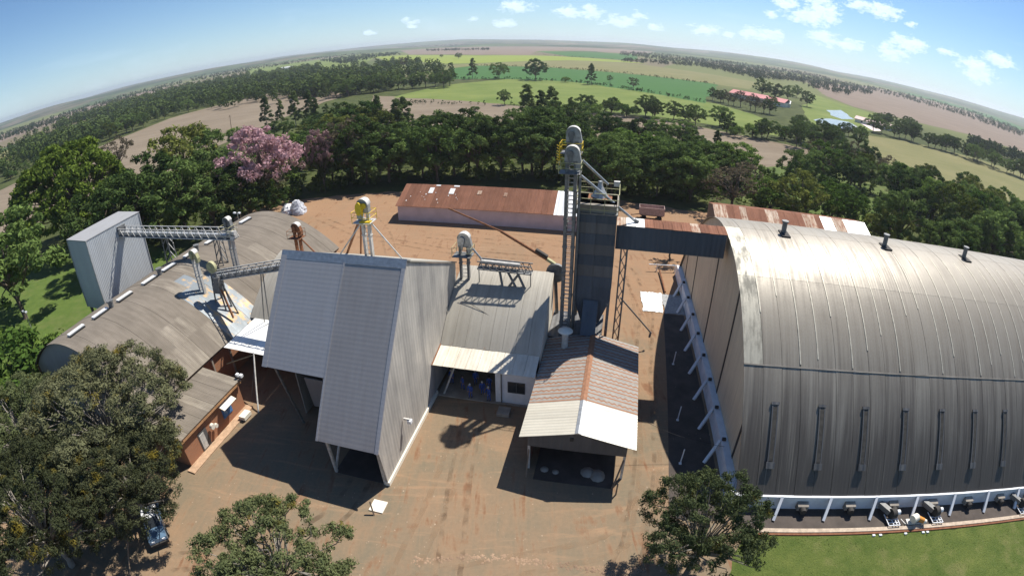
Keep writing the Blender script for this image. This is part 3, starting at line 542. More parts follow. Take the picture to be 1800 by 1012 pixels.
mb = MB(); mb.extr_t([(RS - .25, hz_(RS - .25) + .09), (RS, 5.14), (RS + .25, hz_(RS + .25) + .09), (RS + .25, hz_(RS + .25) + .05), (RS - .25, hz_(RS - .25) + .05)], 30.38, 34.6); mb.build('ridge_cap', M_STEEL, hs)
mb = MB(); e0, e1 = -5.3, 2.75
mb.extr_t([(e0, 2.75), (e1, 2.75), (e1, hz_(e1) - .06), (RS, 4.9), (e0, hz_(e0) - .06)], 30.75, 30.85); gf = mb.build('gable_panel', M_SLATE, hs)
mb = MB(); mb.box((-1.9, 30.66, 3.9), (-1.6, 30.76, 4.2)); mb.build('lamp', M_DARK, gf)
for (x, tt) in ((-5.2, 30.9), (2.65, 30.9), (-5.2, 38), (2.65, 38), (-5.2, 45), (2.65, 45)):
    mb = MB(); mb.beam((x, tt, 0), (x, tt, hz_(x) - .08), .2, .2); mb.build('post', M_STEELW, hs)
mb = MB(); mb.beam((2.65, 30.9, 2.4), (2.0, 29.6, .05), .12, .12); mb.build('brace', M_TIMBER, hs)
mb = MB(); mb.beam((-5.2, 30.9, 2.4), (-5.2, 29.7, .05), .10, .10); mb.build('brace', M_TIMBER, hs)
mb = MB(); mb.box((-5.3, 36.5, 0), (2.75, 36.7, 4.0)); mb.build('inner_wall', plain('sooty_brick', (.14, .06, .04), .9, 0, .3), hs)
for x_ in (-5.35, 2.7): mb = MB(); mb.box((x_, 36.7, 0), (x_ + .15, 45.4, 3.8)); mb.build('side_wall', M_BRICK, hs)
mb = MB(); mb.box((-5.4, 45.3, 0), (2.9, 45.45, 3.85)); mb.build('rear_wall', M_BRICK, hs)
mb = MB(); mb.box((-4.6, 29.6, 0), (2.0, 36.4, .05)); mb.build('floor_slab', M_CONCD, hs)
mb = MB(); mb.box((-5.35, 31.0, 0), (-5.2, 36.5, 3.75)); mb.build('side_wall', bpy.data.materials['sooty_brick'], hs)  # added dark wall that keeps light out of the open bay
for k in range(5):
    x = rng.uniform(-4.3, 1.5); y = rng.uniform(29.9, 31.4); r = rng.uniform(.25, .7); mb = MB(); mb.lathe((x, y, .05), [(r, 0), (r * .8, r * .22), (r * .4, r * .42), (.03, r * .5)], 9)
    single('ash_heap', mb, M_CONC, 'small grey heap of ash on the furnace shed floor', 'heap', (x, y, .05), 'heaps on the furnace shed floor')
mb = MB(); mb.tube((2.35, 29.0, 0), (2.35, 29.0, 1.3), .07, 6); single('stake', mb, M_TIMBER, 'short yellowish stake leaning beside the furnace shed front', 'post', (2.35, 29, 0))
ch = thing('chimney', 'grey chimney pipe with wide round cap behind the furnace shed ridge', 'chimney', -3.95, 43.4, 3.9)
mb = MB(); mb.tube((-3.95, 43.4, 3.85), (-3.95, 43.4, 6.1), .32, 14); mb.build('pipe', M_STEELW, ch)
mb = MB(); mb.lathe((-3.95, 43.4, 6.25), [(.75, 0), (.72, .05), (.25, .18), (.03, .22)], 16); mb.build('cap', M_CREAM, ch)
for a in range(3): mb = MB(); mb.tube((-3.95 + .28 * math.cos(a * 2.1), 43.4 + .28 * math.sin(a * 2.1), 6.0), (-3.95 + .4 * math.cos(a * 2.1), 43.4 + .4 * math.sin(a * 2.1), 6.28), .02, 4); mb.build('strut', M_STEELD, ch)
lr = thing('lean_to', 'dark low lean-to roof tucked between the drying building and the tower', 'lean-to', -5, 46)
for k in range(5):
    a = -5.95 + k * 1.1; mb = MB(); mb.slab([(a, 45.6, 4.1 + .01 * (k % 2)), (a + 1.09, 45.6, 4.1 + .01 * (k % 2)), (a + 1.09, 50.4, 4.5), (a, 50.4, 4.5)], .05); mb.build('roof_sheet', M_SLATE, lr)
for b_ in (((-5.9, 45.7, 0), (-.5, 45.8, 4.0)), ((-5.9, 50.2, 0), (-.5, 50.3, 4.35))): mb = MB(); mb.box(*b_); mb.build('wall', M_CONCD, lr)
# ------------------------------------------------------------------ dryer tower and conveyor gallery
tw = thing('dryer_tower', 'tall dark blue and grey clad grain dryer tower with railed top platform', 'tower', -1.9, 50.5)
TS0, TS1, TT0, TT1 = -3.7, .06, 47.0, 50.3
zb = [8.2, 9.5, 10.6, 11.8, 12.9, 14.0, 15.1, 16.2, 17.05]; DZ = .55
for k in range(8):
    m_ = (M_NAVY, M_NAVY, M_SLATE, M_NAVY, M_SLATE, M_NAVY, M_SLATE, M_NAVY)[k]
    for a, b in ((TS0, (TS0 + TS1) / 2 - .012), ((TS0 + TS1) / 2 + .012, TS1)):
        mb = MB(); o = .02 * (k % 2); mb.box((a - (o if a == TS0 else 0), TT0 - o, zb[k]), (b + (o if b == TS1 else 0), TT1 + o, zb[k + 1] - .015)); mb.build('cladding_panel', m_, tw)
mb = MB(); c = (TS0 + TS1) / 2
vs = [(TS0, TT0, 8.2), (TS1, TT0, 8.2), (TS1, TT1, 8.2), (TS0, TT1, 8.2), (c - .95, 47.3, 5.2), (c + .85, 47.3, 5.2), (c + .85, 49.5, 5.2), (c - .95, 49.5, 5.2)]
mb.add(vs, [(0, 1, 2, 3), (7, 6, 5, 4), (1, 0, 4, 5), (2, 1, 5, 6), (3, 2, 6, 7), (0, 3, 7, 4)]); mb.build('hopper', M_NAVY, tw)
mb = MB(); mb.slab([(c - .8, 45.0, 4.95), (c + .7, 45.0, 4.95), (c + .7, 46.9, 8.0), (c - .8, 46.9, 8.0)], .7); mb.build('chute', M_NAVY, tw)
for x in (TS0 + .15, TS1 - .15):
    for y in (TT0 + .2, TT1 - .2): mb = MB(); mb.beam((x, y, 0), (x, y, 8.2), .3, .3); mb.build('leg', M_STEELD, tw)
mb = MB(); mb.box((TS0 - .1, TT0 - .15, 17.05), (TS1 + .1, TT1 + .15, 17.17)); mb.build('deck', M_STEELD, tw)
mb = MB(); mb.box((TS0 + .05, TT0 + .1, 17.17), (TS1 - .05, TT1, 18.1)); mb.build('cap_section', M_CONC, tw)
mb = MB(); mb.slab([(TS0 - .1, TT0 - .4, 18.1), (TS1 + .15, TT0 - .4, 18.1), (TS1 + .15, TT1 + .3, 18.1), (TS0 - .1, TT1 + .3, 18.1)], .08); mb.build('platform', M_CONC, tw)
for z0, z1, t0_, t1_, r in ((18.1, 19.2, TT0 - .35, TT1 + .25, .035), (17.2, 18.0, TT0 - .3, TT0 - .28, .03)):
    for x in np.linspace(TS0 - .05, TS1 + .1, 4):
        for y in {t0_, t1_}: mb = MB(); mb.tube((x, y, z0), (x, y, z1), r, 5); mb.build('rail_post', M_OLIVE, tw)
    for z in (z1, (z0 + z1) / 2):
        mb = MB(); 
        for y in {t0_, t1_}: mb.tube((TS0 - .05, y, z), (TS1 + .1, y, z), r, 5)
        if t1_ - t0_ > 1:
            for x in (TS0 - .05, TS1 + .1): mb.tube((x, t0_, z), (x, t1_, z), r, 5)
        mb.build('hand_rail', M_OLIVE, tw)
mb = MB(); mb.box((TS1 - .5, TT1 - .1, 19.0), (TS1 + .1, TT1 + .3, 19.5)); mb.build('junction_box', M_STEELW, tw)
mb = MB(); mb.lathe((c + .1, 48.9, 18.1), [(.9, 0), (.85, .15), (.25, 1.25), (.22, 1.7)], 4); mb.build('feed_cone', M_STEEL, tw)
mb = MB(); mb.box((c - 1.0, 48.0, 18.1), (c + 1.3, 49.9, 18.22)); mb.build('hatch', M_RSTEEL, tw)
ga = thing('conveyor_gallery', 'dark blue enclosed conveyor gallery with rusty roof bridging tower to warehouse', 'conveyor', 5.8, 49)
gs0, gs1 = .12, 11.0; n = 8
for k in range(n):
    a = gs0 + (gs1 - gs0) * k / n; b = gs0 + (gs1 - gs0) * (k + 1) / n - .012; zo = .0
    mb = MB(); mb.box((a, 48.0 + .012 * (k % 2), 13.4), (b, 48.08, 15.8)); mb.build('side_panel', M_NAVY, ga); mb = MB(); mb.box((a, 49.9, 13.4), (b, 49.98, 15.8)); mb.build('side_panel', M_NAVY, ga)
n = 12
for k in range(n):
    a = gs0 + (gs1 + .1 - gs0) * k / n; b = gs0 + (gs1 + .1 - gs0) * (k + 1) / n - .03
    mb = MB(); z = 15.84 + .02 * (k % 2); mb.slab([(a, 47.9, z), (b, 47.9, z), (b, 50.1, z + .1), (a, 50.1, z + .1)], .04); mb.build('roof_sheet', M_BRIGHT if k in (1, 2) else M_RUSTP if k in (0, 8) else M_RUST, ga)
mb = MB(); mb.box((gs0, 48.1, 13.3), (gs1, 49.9, 13.38)); mb.build('floor', M_STEELD, ga)
for x, y in ((.75, 48.3), (.75, 49.7), (1.35, 48.3), (1.35, 49.7)): mb = MB(); mb.beam((x, y, 0), (x, y, 13.3), .14, .14); mb.build('leg', M_STEELD, ga)
for k in range(9):
    z = .6 + k * 1.40
    for p_, q_ in (((.75, 48.3, z), (1.35, 48.3, z + 1.38)), ((1.35, 49.7, z), (.75, 49.7, z + 1.38)), ((.75, 48.3, z), (.75, 49.7, z + 1.38))): mb = MB(); mb.beam(p_, q_, .07, .07); mb.build('brace', M_STEELD, ga)

# ------------------------------------------------------------------ bucket elevators
M_HEAD = plain('weathered_head_steel', (.36, .365, .36), .55, .25, .3)
def elevator(label, s, t, z0, z1, gap=.95, leg=.3, depth=.42, hr=.75, skin=M_STEELD, headm=M_STEEL, guard=None, ladder=True, plat=True, spout=1, rail=M_OLIVE, name='bucket_elevator'):
    e = thing(name, label, 'elevator', s, t, z0, 'bucket elevators on the roofs')
    for x in (s - gap / 2, s + gap / 2):
        k = max(2, int((z1 - z0) / 2.6)); mb = MB(); mb.box((x - leg / 2, t - depth / 2, z0), (x + leg / 2, t + depth / 2, z1 - hr * .5))
        for i in range(1, k + 1): z = z0 + (z1 - z0 - hr) * i / k; mb.box((x - leg / 2 - .05, t - depth / 2 - .05, z - .05), (x + leg / 2 + .05, t + depth / 2 + .05, z + .05))
        mb.build('leg_casing', skin, e)
    w = gap / 2 + leg / 2 + .08; pr = []
    pr += [(s - w * spout, z1 - hr * 1.1), (s - w * spout, z1)]
    for i in range(1, 12): a = math.pi - math.pi * i / 11 * .92; pr.append((s + spout * (w * 1.08 * math.cos(a) + .05), z1 + w * 1.02 * math.sin(a)))
    pr += [(s + spout * (w + .28), z1 - hr * .9), (s + spout * (w + .22), z1 - hr * 1.9), (s + spout * (w - .12), z1 - hr * 2.1), (s + spout * (w - .25), z1 - hr * 1.1)]
    if spout < 0: pr = pr[::-1]
    mb = MB(); mb.extr_t(pr[::-1], t - depth / 2 - .05, t + depth / 2 + .05); hd = mb.build('head_housing', headm, e)
    mb = MB(); mb.extr_t([(x_, z_ + .03) for x_, z_ in (pr[1:13] if spout > 0 else pr[-13:-1])][::-1] + [(x_, z_ + .07) for x_, z_ in (pr[1:13] if spout > 0 else pr[-13:-1])], t - depth / 2 - .16, t + depth / 2 + .16); mb.build('rim', M_STEELW, hd)
    gy = t - depth / 2 - .12; mb = MB(); mb.tube((s - .12 * spout, gy - .14, z1 - .05), (s - .12 * spout, gy, z1 - .05), w * .52, 14)
    mb.extr_t([(s - .12 - w * .5, z1 - .1), (s - .12 + w * .1, z1 - hr * 1.5), (s - .12 + w * .42, z1 - .25)], gy - .13, gy - .02); mb.build('drive_guard', guard or M_STEELD, e)
    if plat:
        pz = z1 - hr * 2.3; mb = MB(); mb.box((s - w - .45, t - .85, pz), (s + w + .3, t + .7, pz + .05)); pl = mb.build('platform', skin, e); mb = MB()
        xs = (s - w - .45, s + w + .3); ys = (t - .85, t + .7)
        for x in xs:
            for y in ys: mb.tube((x, y, pz), (x, y, pz + 1.05), .03, 4)
        for z in (pz + .55, pz + 1.05):
            for x in xs: mb.tube((x, ys[0], z), (x, ys[1], z), .025, 4)
            for y in ys: mb.tube((xs[0], y, z), (xs[1], y, z), .025, 4)
        mb.build('railing', rail, pl)
    if ladder:
        mb = MB(); k = int((z1 - z0 - 1) / .42)
        for i in range(k): mb.tube((s - gap / 2 + leg / 2, t - .12, z0 + .4 + i * .42), (s + gap / 2 - leg / 2, t - .12, z0 + .4 + i * .42), .035, 4, caps=False)
        mb.build('ladder', M_STEELW, e)['kind'] = 'stuff'
    return e
def pipe(parent, name, p, q, r, mat_, n=9):
    mb = MB(); mb.tube(p, q, r, n); return mb.build(name, mat_, parent)
e1 = elevator('tall twin-leg bucket elevator standing in front of the dryer tower', -4.32, 46.2, .1, 23.0, .78, .28, .42, .8, M_STEELD, M_HEAD)
pipe(e1, 'spout_pipe', (-3.45, 46.3, 20.9), (1.8, 48.9, 16.1), .13, M_STEEL); pipe(e1, 'spout_pipe', (-3.5, 46.2, 20.8), (-3.6, 46.6, 4.6), .14, M_STEELD); pipe(e1, 'spout_foot', (1.8, 48.9, 16.15), (2.2, 49.0, 15.95), .17, M_STEELD)
e2 = elevator('taller bucket elevator with yellow caged ladder close behind the tower elevator', -4.4, 47.7, .1, 24.5, .78, .28, .42, .8, M_STEELD, M_HEAD, rail=M_YEL)
pipe(e2, 'spout_pipe', (-3.45, 47.7, 22.0), (-1.0, 49.0, 19.5), .13, M_STEEL)
mb = MB()
for k in range(7): z = 21.7 + k * .27; mb.tube((-5.55, 47.1, z), (-5.25, 47.1, z + .12), .04, 5); mb.tube((-5.55, 47.1, z), (-5.8, 47.2, z + .12), .04, 5)
mb.tube((-5.52, 47.1, 21.5), (-5.52, 47.1, 23.7), .06, 6); mb.build('ladder_cage', M_YEL, e2)['kind'] = 'stuff'
e3 = elevator('slim grey elevator with yellow motor guard on the unloading shed ridge', -21.9, 39.9, bz(39.9) - .1, 19.2, .62, .22, .4, .7, M_STEELW, M_STEEL, guard=M_YEL, spout=-1, rail=M_YEL)
for p, q in (((-22.2, 39.9, 17.6), (-25.1, 40.0, 14.15)), ((-21.5, 39.9, 17.6), (-18.7, 40.0, 14.15))): pipe(e3, 'stay', p, q, .07, M_STEELW)
pipe(e3, 'spout_pipe', (-22.5, 40.1, 17.9), (-27.7, 45.5, 11.7), .13, M_RSTEEL); pipe(e3, 'spout_pipe', (-22.5, 40.2, 17.8), (-26.6, 46.5, 11.3), .10, M_RSTEEL)
mb = MB(); mb.extr_t([(-22.2 + .33 * math.cos(a), 18.9 + .62 * math.sin(a)) for a in np.linspace(2 * math.pi, 0, 14, endpoint=False)], 39.25, 39.5); mb.build('belt_guard', M_YEL, e3)
mb = MB(); mb.box((-22.2, 39.2, 17.5), (-21.2, 39.8, 17.75)); mb.build('motor_base', M_YEL, e3)
e4 = elevator('rusty twin elevator rising behind the unloading shed', -39.0, 52.2, .1, 11.6, .7, .28, .4, .6, M_RSTEEL, M_RSTEEL, guard=M_RSTEEL, spout=1, rail=M_RSTEEL, ladder=False)
pipe(e4, 'spout_pipe', (-38.4, 52.2, 10.0), (-34.5, 50.5, 8.2), .10, M_RSTEEL)
e5 = elevator('dark elevator with grey rounded head on the half vault roof', -15.1, 47.5, dz(47.5) - .1, 13.4, .82, .24, .4, .8, M_STEELD, M_STEEL, guard=M_STEEL)
pipe(e5, 'spout_pipe', (-14.2, 47.6, 12.3), (-13.3, 47.6, 11.2), .10, M_STEEL)
def lz(s): return 9.6 - 5.1 * ((s + 52) / 12) ** 2
e6 = elevator('grey elevator carrying the truss bridge on the long vaulted shed', -45.2, 46.3, lz(-45.2) - .1, 14.4, .6, .24, .4, .7, M_STEEL, M_STEELD, guard=M_STEELD)
e7 = elevator('short elevator with faded yellow head on the long vaulted shed', -45.4, 39.7, lz(-45.4) - .1, 12.9, .6, .24, .36, .5, M_STEELW, M_OLIVE, guard=M_OLIVE, plat=False)
# boom pipes
bo = thing('loading_boom', 'long rusty loading boom pipe reaching from the tower over the yard', 'boom', -6.2, 50.2, 9)
pipe(bo, 'pipe', (-6.3, 50.3, 10.2), (-12.3, 52.2, 12.6), .16, M_RSTEEL); pipe(bo, 'tip_pipe', (-12.3, 52.2, 12.6), (-18.9, 54.2, 14.2), .10, M_RSTEEL)
mb = MB(); mb.beam((-6.9, 50.5, 10.75), (-8.2, 50.9, 11.3), .35, .3); mb.build('gearbox', M_DARK, bo); mb = MB(); mb.beam((-6.0, 50.2, 10.1), (-6.9, 50.5, 10.5), .32, .3); mb.build('motor', M_OLIVE, bo)
mb = MB(); mb.tube((-5.9, 50.25, 9.2), (-5.9, 49.85, 9.2), 1.05, 18); mb.build('fan_drum', M_STEELD, bo)
mb = MB(); mb.tube((-5.2, 50.0, 9.0), (-7.8, 50.0, 6.0), .14, 8); mb.tube((-5.9, 50.0, 8.4), (-5.6, 50.0, 4.2), .2, 8); mb.build('support', M_STEELD, bo)
pr = thing('discharge_pipe', 'thin dark discharge pipe slanting down beside the gallery legs', 'pipe', 1.2, 52)
pipe(pr, 'pipe', (1.2, 51.9, 6.0), (5.1, 51.9, 1.9), .09, M_STEELD); pipe(pr, 'nozzle', (5.1, 51.9, 1.95), (5.0, 51.75, 1.35), .13, M_STEELD)
# truss bridges
def truss(name, label, p, q, w, h, n, mat_, matw, legs=(), rail=0, group=None, belt=True):
    p, q = np.array(p, float), np.array(q, float); o = thing(name, label, 'conveyor', p[0], p[1], p[2], group); d = (q - p); L_ = np.hypot(d[0], d[1]); u = np.array([-d[1], d[0], 0]) / L_ * w / 2; up = np.array([0, 0, h])
    for a in (u, -u):
        for b in (0 * up, up): mb = MB(); mb.beam(p + a + b, q + a + b, .1, .1); mb.build('chord', mat_, o)
    for i in range(n):
        x0 = p + d * i / n; x1 = p + d * (i + 1) / n
        for a in (u, -u): mb = MB(); mb.beam(x0 + a, (x0 + x1) / 2 + a + up, .07, .07); mb.build('brace', matw, o); mb = MB(); mb.beam((x0 + x1) / 2 + a + up, x1 + a, .07, .07); mb.build('brace', matw, o)
    mb = MB(); mb.slab([p + u * .9, p - u * .9, q - u * .9, q + u * .9], .05); mb.build('walkway', M_STEELD, o)
    if belt: mb = MB(); mb.beam(p - u * .2 + up * .35, q - u * .2 + up * .35, w * .45, .4); mb.build('conveyor_trough', M_STEEL, o)
    for lp in legs: mb = MB(); [mb.beam(a, b, .1, .1) for a, b in lp]; mb.build('support_leg', M_STEELD, o)
    return o
def towerlegs(s, t, z, zf, w=.7):
    L_ = []
    for dx in (-w, w):
        for dy in (-.5, .5): L_.append(((s + dx, t + dy, zf(s + dx)), (s + dx * .6, t + dy, z)))
    for k in range(3):
        a = zf(s) + (z - zf(s)) * k / 3; b = zf(s) + (z - zf(s)) * (k + 1) / 3; L_.append(((s - w * .9, t - .5, a), (s + w * .75, t - .5, b))); L_.append(((s + w * .9, t + .5, a), (s - w * .75, t + .5, b)))
    return L_
tb_ = truss('truss_bridge', 'pale steel truss conveyor bridge running to the grey bin block', (-66.1, 44.4, 12.55), (-44.2, 46.3, 12.2), 1.3, 1.15, 17, M_STEELW, M_STEELW,
      legs=(towerlegs(-56.5, 45.2, 12.4, lambda s: lz(s) - .1), towerlegs(-47.2, 46.0, 12.25, lambda s: lz(s) - .1, .5)))
mb = MB(); mb.tube((-44.6, 46.0, 13.0), (-43.9, 46.0, 13.0), .3, 10); mb.box((-44.6, 45.6, 12.3), (-44.1, 46.5, 12.7)); mb.build('tail_drum', M_STEELW, tb_)
truss('truss_walkway', 'slim sloping conveyor walkway from the vaulted shed to the unloading shed', (-43.1, 40.1, 9.7), (-29.6, 41.2, 12.1), .8, .95, 12, M_STEELW, M_STEELD,
      legs=((((-36.6, 40.6, dz(41.2) + .0), (-36.0, 40.7, 10.9)), ((-37.4, 40.6, 4.6), (-36.3, 40.7, 10.8))),))
mt = thing('drive_machine', 'jumble of pulleys and gearbox at the foot of the walkway on the vaulted shed', 'machine', -42.6, 40, 7)
mb = MB(); mb.tube((-42.9, 39.6, 11.4), (-42.9, 40.0, 11.4), .7, 14); mb.tube((-42.9, 39.55, 11.4), (-42.9, 40.05, 11.4), .25, 8); mb.build('pulley', M_OLIVE, mt)
mb = MB(); mb.box((-43.3, 39.5, 8.2), (-42.2, 40.5, 9.4)); mb.box((-42.7, 39.3, 9.4), (-41.9, 40.2, 10.3)); mb.build('gearbox', M_STEELD, mt)
mb = MB()
for a, b in (((-43.4, 39.5, lz(-43.4)), (-43.2, 39.8, 11.2)), ((-42.0, 39.5, lz(-42.0)), (-42.6, 39.8, 11.2)), ((-43.4, 40.6, lz(-43.4)), (-42.9, 40.1, 10.8)), ((-42.0, 40.6, lz(-42)), (-42.3, 40.2, 10.2)), ((-41.0, 40.4, lz(-41)), (-42.2, 40.0, 9.8))): mb.beam(a, b, .14, .14)
mb.build('frame', M_STEELD, mt)
mb = MB(); mb.tube((-42.0, 39.6, 8.8), (-40.6, 39.0, 5.6), .14, 8); mb.build('chute', M_RSTEEL, mt)
tr3 = truss('roof_conveyor', 'short railed roof conveyor on dark legs beside the grey-headed elevator', (-13.6, 47.4, 10.35), (-8.0, 47.4, 10.2), .9, .85, 8, M_STEELD, M_STEELD, belt=False)
mb = MB(); mb.beam((-13.4, 47.7, 10.95), (-9.3, 47.7, 10.85), .55, .35); mb.build('conveyor_trough', M_STEELW, tr3)
for a, b in (((-11.4, 47.5, 10.2), (-11.0, 47.0, dz(47))), ((-10.6, 47.5, 10.2), (-9.6, 47.0, dz(47))), ((-9.2, 47.5, 10.2), (-10.3, 47.0, dz(47))), ((-9.6, 47.5, 10.2), (-8.7, 47.0, dz(47)))): pipe(tr3, 'spout_pipe', a, b, .13, M_STEELD)
for x in (-13.5, -8.1): pipe(tr3, 'support_leg', (x, 47.2, dz(47.2) - .02), (x, 47.2, 10.3), .05, M_STEELD)

# ------------------------------------------------------------------ long vaulted shed on the left, with its brick annex
ls = thing('vaulted_shed', 'long low vaulted shed with brown-grey fibre-cement roof and orange brick wall', 'shed', -52, 40)
def arch_s(mb, t0, t1, sa, sb, n, lift, th=.05):
    top = []; bot = []
    for i in range(n + 1):
        x = sa + (sb - sa) * i / n; e = .05; dd = (lz(x + e) - lz(x - e)) / (2 * e); nl = math.hypot(1, dd)
        for L_, o in ((top, lift), (bot, lift - th)): L_.append((x - dd / nl * o, lz(x) + o / nl))
    vs = []
    for L_ in (top, bot):
        for x, z in L_: vs += [(x, t1, z), (x, t0, z)]
    m = 2 * (n + 1); fs = []
    for i in range(n): a = 2 * i; fs += [(m + a + 2, m + a + 3, m + a + 1, m + a), (a + 2, m + a + 2, m + a, a), (a + 1, m + a + 1, m + a + 3, a + 3)]
    fs += [(1, 0, m, m + 1), (2 * n, 2 * n + 1, m + 2 * n + 1, m + 2 * n)]
    mb.add(vs[:m], [(2 * i, 2 * i + 1, 2 * i + 3, 2 * i + 2) for i in range(n)], smooth=True)
    return mb.add(vs, fs)
sb_ = [-64.2, -60.1, -56.0, -52, -49.5, -47.1, -44.8, -42.4, -39.75]; LT0, LT1, NC = 22.9, 63.0, 20
cw = (LT1 - LT0) / NC
for k in range(NC):
    t0_ = LT0 + k * cw; mid = t0_ + cw / 2
    for b in range(8):
        m_ = M_OLD
        if b >= 6 and mid < 36: m_ = M_OLDL if (k + b) % 3 else M_OLD
        if 36.5 < mid < 43.5 and b >= 4: m_ = M_BLUESH
        if 40.8 < mid < 45 and b in (3, 4): m_ = M_OLDL
        if 50 < mid < 52.2 and b in (5, 6): m_ = M_OLDL
        if 36.5 < mid < 38.6 and b in (3, 4): m_ = M_OLDL
        mb = MB(); arch_s(mb, t0_, t0_ + cw - .02, sb_[b], sb_[b + 1] + .08, 3, .05 + .02 * (k % 2) - .012 * b * 0); mb.build('roof_sheet', m_, ls)
for k, tt in enumerate((25.6, 29.5, 33.6, 38.0, 41.7, 46.0, 50.5, 58.5)):
    x = -53.3; mb = MB(); mb.box((x - .25, tt - 1.2, lz(x) + .1), (x + .35, tt + 1.2, lz(x) + .32)); rv = mb.build('roof_vent', M_BRIGHT if k % 3 != 1 else M_WSHEET, ls)
    mb = MB(); mb.box((x + .36, tt - 1.25, lz(x) + .05), (x + .62, tt + 1.1, lz(x) + .22)); mb.build('vent_slot', M_BLACK, rv)
for tt in (31.2, 39.8, 47.2): mb = MB(); x = -53.0; mb.tube((x, tt, lz(x)), (x, tt, lz(x) + .75), .32, 10); mb.tube((x, tt, lz(x) + .75), (x, tt, lz(x) + .95), .45, 10); mb.build('vent_pipe', M_STEELD, ls)
mb = MB(); mb.box((-40.35, LT0 + .2, 0), (-40.1, LT1 - .2, 4.25)); mb.build('side_wall', M_BRICK, ls)
mb = MB(); mb.box((-40.1, LT0 + .1, 4.0), (-39.72, LT1 - .1, 4.32)); mb.build('eave_beam', plain('brown_fascia', (.11, .07, .05), .9), ls)
for tt in (25.2, 33.2, 36.3): mb = MB(); mb.beam((-39.95, tt, 0), (-39.95, tt, 4.0), .22, .22); mb.build('pillar', M_CONC, ls)
N_ = 16; pts = [(-64 + 24 * i / N_, lz(-64 + 24 * i / N_) - .1) for i in range(N_ + 1)] 
for tt in (LT0 + .5, LT1 - .4): mb = MB(); mb.extr_t([(-64, 0), (-40.3, 0)] + pts[::-1], tt, tt + .15); mb.build('end_wall', M_GREYB, ls)
mb = MB(); mb.box((-64.1, LT0 + .3, 0), (-63.9, LT1 - .3, 4.3)); mb.build('side_wall', M_BRICK, ls)
an = thing('brick_annex', 'small orange brick office annex with lean-to roof and blue shuttered window', 'annex', -36, 26)
for b_ in (((-35.2, 21.9, 0), (-34.95, 31.4, 3.2)), ((-39.9, 31.15, 0), (-35.2, 31.4, 3.2)), ((-39.9, 21.9, 0), (-35.2, 22.15, 3.2))): mb = MB(); mb.box(*b_); mb.build('wall', M_BRICK, an)
for k in range(9):
    a = 21.75 + k * 1.09; z = .012 * (k % 2); mb = MB(); mb.slab([(-40.0, a + 1.07, 3.95 + z), (-40.0, a, 3.95 + z), (-34.55, a, 3.5 + z), (-34.55, a + 1.07, 3.5 + z)], .05); mb.build('roof_sheet', M_OLD if k % 4 else M_OLDL, an)
mb = MB(); mb.box((-34.75, 21.75, 3.05), (-34.6, 31.6, 3.42)); mb.build('fascia', plain('orange_fascia', (.50, .27, .13), .8), an)
for (a, b, z0, z1, c_, lab) in ((28.0, 29.5, 1.0, 2.2, M_BLUE, 'window'), (24.0, 25.3, .1, 2.2, M_SLATE, 'door')):
    mb = MB(); mb.box((-34.98, a, z0), (-34.9, b, z1)); w_ = mb.build(lab, c_, an)
    if lab == 'window':
        for i in range(2): mb = MB(); mb.box((-34.92, a + .08 + i * .7, z0 + .1), (-34.86, a + .68 + i * .7, z1 - .1)); mb.build('pane', M_BLUE if i else plain('blue_glass', (.08, .2, .42), .2, 0, .2), w_)
        mb = MB(); mb.slab([(-34.9, b + .3, 2.75), (-34.9, a - .25, 2.75), (-34.1, a - .25, 2.5), (-34.1, b + .3, 2.5)], .07); mb.build('awning', M_CREAM, w_)
    else:
        mb = MB(); mb.box((-34.92, a + .12, .3), (-34.86, b - .5, 2.0)); mb.build('pane', M_STEELW, w_)
mb = MB(); mb.box((-34.95, 21.2, 0), (-34.0, 31.6, .14)); sw = struct(mb.build('sidewalk', plain('tan_cement', (.45, .30, .19), .9), None, (-34.5, 26, 0)))
mb = MB(); mb.box((-34.2, 29.3, .14), (-33.4, 30.5, .55)); single('crate', mb, M_CREAM, 'pale wooden crate on the sidewalk by the annex window', 'crate', (-33.8, 29.9, .14))
mb = MB(); mb.tube((-34.7, 25.9, 1.9), (-34.4, 25.9, 1.9), .3, 10); mb.tube((-34.7, 26.4, 1.6), (-34.45, 26.4, 1.6), .22, 10); single('hose_reel', mb, M_CREAM, 'pale coiled hose hanging on the brick annex wall', 'hose', (-34.6, 26.1, 1.2))
fl = thing('floodlight', 'white twin floodlight fixed at the annex roof corner', 'lamp', -34.6, 31.5, 3.4)
mb = MB(); mb.tube((-34.6, 31.6, 3.3), (-34.6, 31.6, 3.9), .04, 6); mb.build('arm', M_STEEL, fl)
for dx in (-.25, .25): mb = MB(); mb.box((-34.75 + dx, 31.5, 3.75), (-34.45 + dx, 31.85, 4.05)); mb.build('lamp_head', M_WHITE, fl)
pg = thing('pipe_gantry', 'leaning pipe frame by the brick annex corner', 'frame', -33, 33)
pipe(pg, 'leg', (-32.9, 31.0, 0), (-34.9, 35.0, 4.5), .09, M_STEELW); pipe(pg, 'cross_bar', (-38.8, 34.2, 2.8), (-34.2, 35.6, 4.3), .06, M_OLIVE); pipe(pg, 'stay', (-35.2, 33.0, .1), (-34.6, 34.6, 4.0), .04, M_STEELD)

